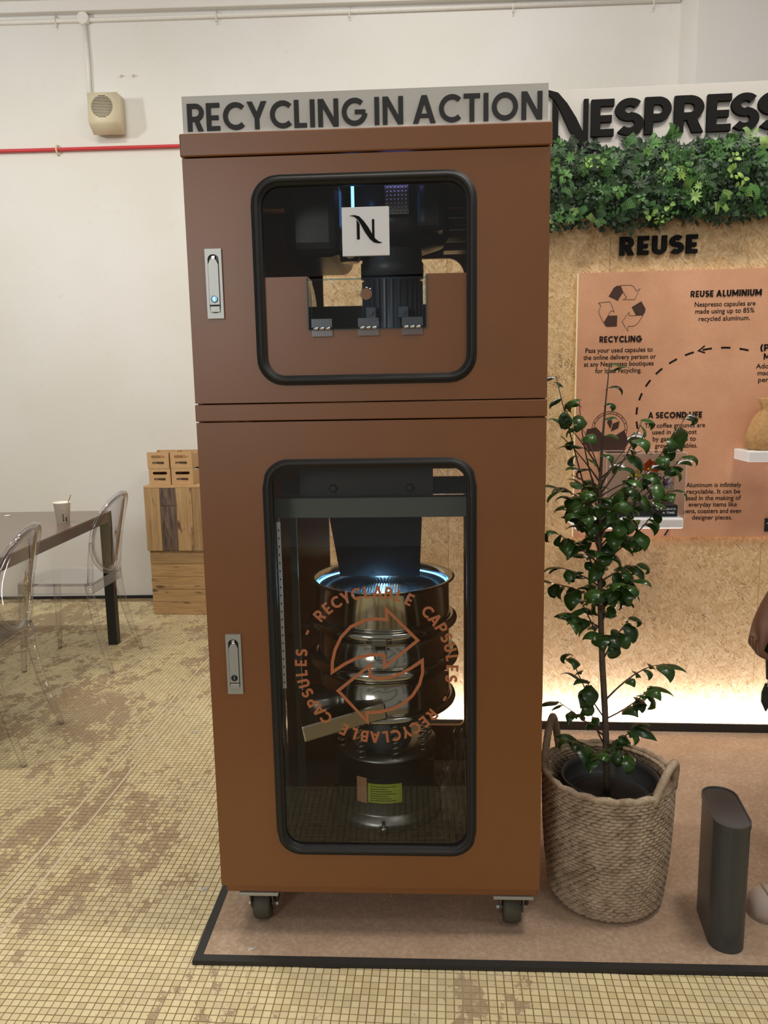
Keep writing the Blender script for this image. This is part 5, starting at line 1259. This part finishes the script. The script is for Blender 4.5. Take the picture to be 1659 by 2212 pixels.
# ================================================================== PERSON (stands past the carpet's right part)
Pn = thing('person', 'person in dark top with bare forearm, holding a small dark tool', 'person', (1.68, 0.20, 0.012))
def skin_mesh(name, verts, edges, mat, sub=2):
    me = bpy.data.meshes.new(name); me.from_pydata([v[0] for v in verts], edges, []); o = bpy.data.objects.new(name, me); col.objects.link(o)
    md = o.modifiers.new('skin', 'SKIN'); md.use_smooth_shade = True
    for i, v in enumerate(verts):
        sv = me.skin_vertices[0].data[i]; r = v[1]; sv.radius = r if isinstance(r, tuple) else (r, r); sv.use_root = (i == 0)
    sb = o.modifiers.new('sub', 'SUBSURF'); sb.levels = sub; sb.render_levels = sub
    dg = bpy.context.evaluated_depsgraph_get(); out = bpy.data.meshes.new_from_object(o.evaluated_get(dg)); bpy.data.objects.remove(o)
    out.materials.clear(); out.materials.append(MATS[mat])
    for p_ in out.polygons: p_.use_smooth = True
    return out
px, py = 1.68, 0.20
ax, ay = 1.362, 0.06
Vb = [((px, py, 0.93), (0.115, 0.095)), ((px, py, 1.10), (0.105, 0.085)), ((px, py, 1.32), (0.15, 0.11)), ((px-0.01, py, 1.44), (0.10, 0.08)), ((px-0.015, py, 1.51), 0.046), ((px-0.035, py, 1.585), (0.066, 0.066)), ((px-0.035, py, 1.67), (0.092, 0.086)), ((px-0.02, py, 1.735), (0.078, 0.078)),
      ((px, py-0.09, 0.86), 0.085), ((px-0.02, py-0.09, 0.50), 0.058), ((px-0.09, py-0.09, 0.10), 0.038),
      ((px+0.02, py+0.10, 0.86), 0.085), ((px+0.10, py+0.10, 0.50), 0.058), ((px+0.20, py+0.10, 0.10), 0.038),
      ((px, py-0.18, 1.41), 0.055), ((px-0.13, py-0.17, 1.16), 0.043), ((ax+0.055, ay-0.012, 0.985), 0.037), ((ax-0.002, ay, 0.875), 0.026), ((ax-0.03, ay, 0.800), (0.040, 0.027)),
      ((px, py+0.18, 1.41), 0.055), ((px+0.05, py+0.21, 1.12), 0.043), ((px+0.03, py+0.21, 0.88), 0.030), ((px+0.02, py+0.21, 0.80), (0.038, 0.022))]
Eb = [(0, 1), (1, 2), (2, 3), (3, 4), (4, 5), (5, 6), (6, 7), (0, 8), (8, 9), (9, 10), (0, 11), (11, 12), (12, 13), (3, 14), (14, 15), (15, 16), (16, 17), (17, 18), (3, 19), (19, 20), (20, 21), (21, 22)]
def finger(root, pts, r0):
    prev = root
    for i, p in enumerate(pts):
        Vb.append((p, r0*(1-0.12*i))); Eb.append((prev, len(Vb)-1)); prev = len(Vb)-1
hx, hy, hz_ = ax-0.03, ay, 0.80
for k in range(4):
    oy = -0.026+k*0.0175
    finger(18, [(hx-0.012, hy+oy, hz_-0.030), (hx-0.016, hy+oy, hz_-0.058+0.004*abs(k-1)), (hx+0.008, hy+oy, hz_-0.074+0.004*abs(k-1)), (hx+0.022, hy+oy, hz_-0.058)], 0.0105)
finger(18, [(hx+0.024, hy-0.030, hz_-0.008), (hx+0.036, hy-0.036, hz_-0.036), (hx+0.030, hy-0.034, hz_-0.060)], 0.0115)
for k in range(4):
    oy = -0.026+k*0.0175; finger(22, [(px+0.02, py+0.21+oy*0.9, 0.765), (px+0.015, py+0.21+oy, 0.735), (px+0.005, py+0.21+oy, 0.705)], 0.0095)
finger(22, [(px-0.005, py+0.20, 0.785), (px-0.025, py+0.20, 0.75)], 0.0105)
body = mk('body', skin_mesh('body', Vb, Eb, 'skin_brown'), None, Pn, world=True)
def fat(i, k): v, r = Vb[i]; return (v, (r[0]*k, r[1]*k) if isinstance(r, tuple) else r*k)
Vt = [((px, py, 0.89), (0.160, 0.128)), ((px, py, 1.0), (0.154, 0.120)), ((px, py, 1.12), (0.15, 0.115)), fat(2, 1.10), fat(3, 1.10), fat(14, 1.18), fat(15, 1.20), fat(19, 1.18), fat(20, 1.20)]
mk('top', skin_mesh('top', Vt, [(0, 1), (1, 2), (2, 3), (3, 4), (4, 5), (5, 6), (4, 7), (7, 8)], 'dark_cloth'), None, Pn, world=True)
Vp = [((px, py, 0.98), (0.138, 0.108)), ((px, py, 0.93), (0.142, 0.112)), fat(8, 1.14), fat(9, 1.2), fat(10, 1.3), fat(11, 1.14), fat(12, 1.2), fat(13, 1.3)]
mk('trousers', skin_mesh('trousers', Vp, [(0, 1), (1, 2), (2, 3), (3, 4), (1, 5), (5, 6), (6, 7)], 'denim'), None, Pn, world=True)
Vh = [((px+0.02, py, 1.66), (0.088, 0.088)), ((px-0.0, py, 1.735), (0.096, 0.092)), ((px-0.012, py, 1.785), 0.066)]
mk('hair', skin_mesh('hair', Vh, [(0, 1), (1, 2)], 'hair_black'), None, Pn, world=True)
for s_y in (-0.03, 0.03):
    bm = bmesh.new(); bmesh.ops.create_uvsphere(bm, u_segments=10, v_segments=8, radius=0.011, matrix=Matrix.Translation((px-0.112, py+s_y, 1.665))); mk('eye', smooth(bm), 'hair_black', Pn, world=True)
bm = bmesh.new(); tube(bm, [(px-0.10, py, 1.66), (px-0.128, py, 1.62), (px-0.105, py, 1.612)], [0.006, 0.012, 0.010], 8); mk('nose', smooth(bm), 'skin_brown', Pn, world=True)
bm = bmesh.new(); tube(bm, [(px-0.085, py-0.024, 1.575), (px-0.098, py, 1.577), (px-0.085, py+0.024, 1.575)], 0.006, 8); mk('mouth', bm, 'skin_brown', Pn, world=True)
for yy, xx in ((-0.095, -0.136), (0.10, 0.10)):
    bm = bmesh.new(); rows = []
    for u, wd, hh in ((0.0, 0.030, 0.075), (0.12, 0.037, 0.10), (0.35, 0.038, 0.105), (0.55, 0.044, 0.088), (0.75, 0.050, 0.076), (0.9, 0.046, 0.068), (0.97, 0.034, 0.056), (1.0, 0.016, 0.038)):
        x = px+xx+0.075-u*0.262; rows.append([bm.verts.new((x, py+yy+wd*math.cos(a), 0.0135+max(0, (0.018+(hh-0.018)*math.sin(a))))) for a in [R_(-14+208*i/12) for i in range(13)]])
    for a, b in zip(rows, rows[1:]):
        for i in range(12): bm.faces.new((a[i], a[i+1], b[i+1], b[i])).smooth = True
    bm.faces.new(rows[0]); bm.faces.new(rows[-1])
    for r_ in zip(rows, rows[1:]): bm.faces.new((r_[0][0], r_[1][0], r_[1][12], r_[0][12]))
    bmesh.ops.recalc_face_normals(bm, faces=bm.faces); sh = mk('shoe', bm, 'shoe_fabric', Pn, world=True)
    bm = bmesh.new(); sole = []
    for u, wd in ((0, 0.024), (0.05, 0.034), (0.3, 0.038), (0.6, 0.044), (0.8, 0.047), (0.93, 0.040), (1.01, 0.016)): sole.append((px+xx+0.077-u*0.263, wd))
    prism(bm, [(x, py+yy-w_) for x, w_ in sole]+[(x, py+yy+w_) for x, w_ in sole[::-1]], 0.0125, 0.030, 'XY'); mk('sole', bm, 'shoe_sole', sh, world=True)
    bm = bmesh.new(); tube(bm, [(px+xx-0.13, py+yy-0.044, 0.06), (px+xx-0.150, py+yy-0.02, 0.083), (px+xx-0.152, py+yy, 0.086), (px+xx-0.150, py+yy+0.02, 0.083), (px+xx-0.13, py+yy+0.044, 0.06)], 0.002, 6); mk('seam', bm, 'shoe_sole', sh, world=True)
Tl = thing('hand_trowel', 'small dark pointed tool hanging from the person\'s hand', 'tool', (hx+0.02, hy, hz_-0.05))
bm = bmesh.new(); tube(bm, [(hx+0.012, hy, hz_-0.02), (hx+0.018, hy, hz_-0.075), (hx+0.022, hy, hz_-0.130)], [0.009, 0.010, 0.009], 10); mk('grip', bm, 'black_plastic', Tl, world=True)
bm = bmesh.new(); tube(bm, [(hx+0.022, hy, hz_-0.128), (hx+0.020, hy, hz_-0.150)], 0.005, 8); mk('ferrule', bm, 'white_plastic', Tl, world=True)
bm = prism(bmesh.new(), [(hx+0.012, hz_-0.142), (hx+0.028, hz_-0.142), (hx+0.034, hz_-0.165), (hx+0.030, hz_-0.190), (hx+0.016, hz_-0.214), (hx+0.004, hz_-0.188), (hx+0.004, hz_-0.165)], hy-0.002, hy+0.002); mk('blade', bm, 'black_plastic', Tl, world=True)
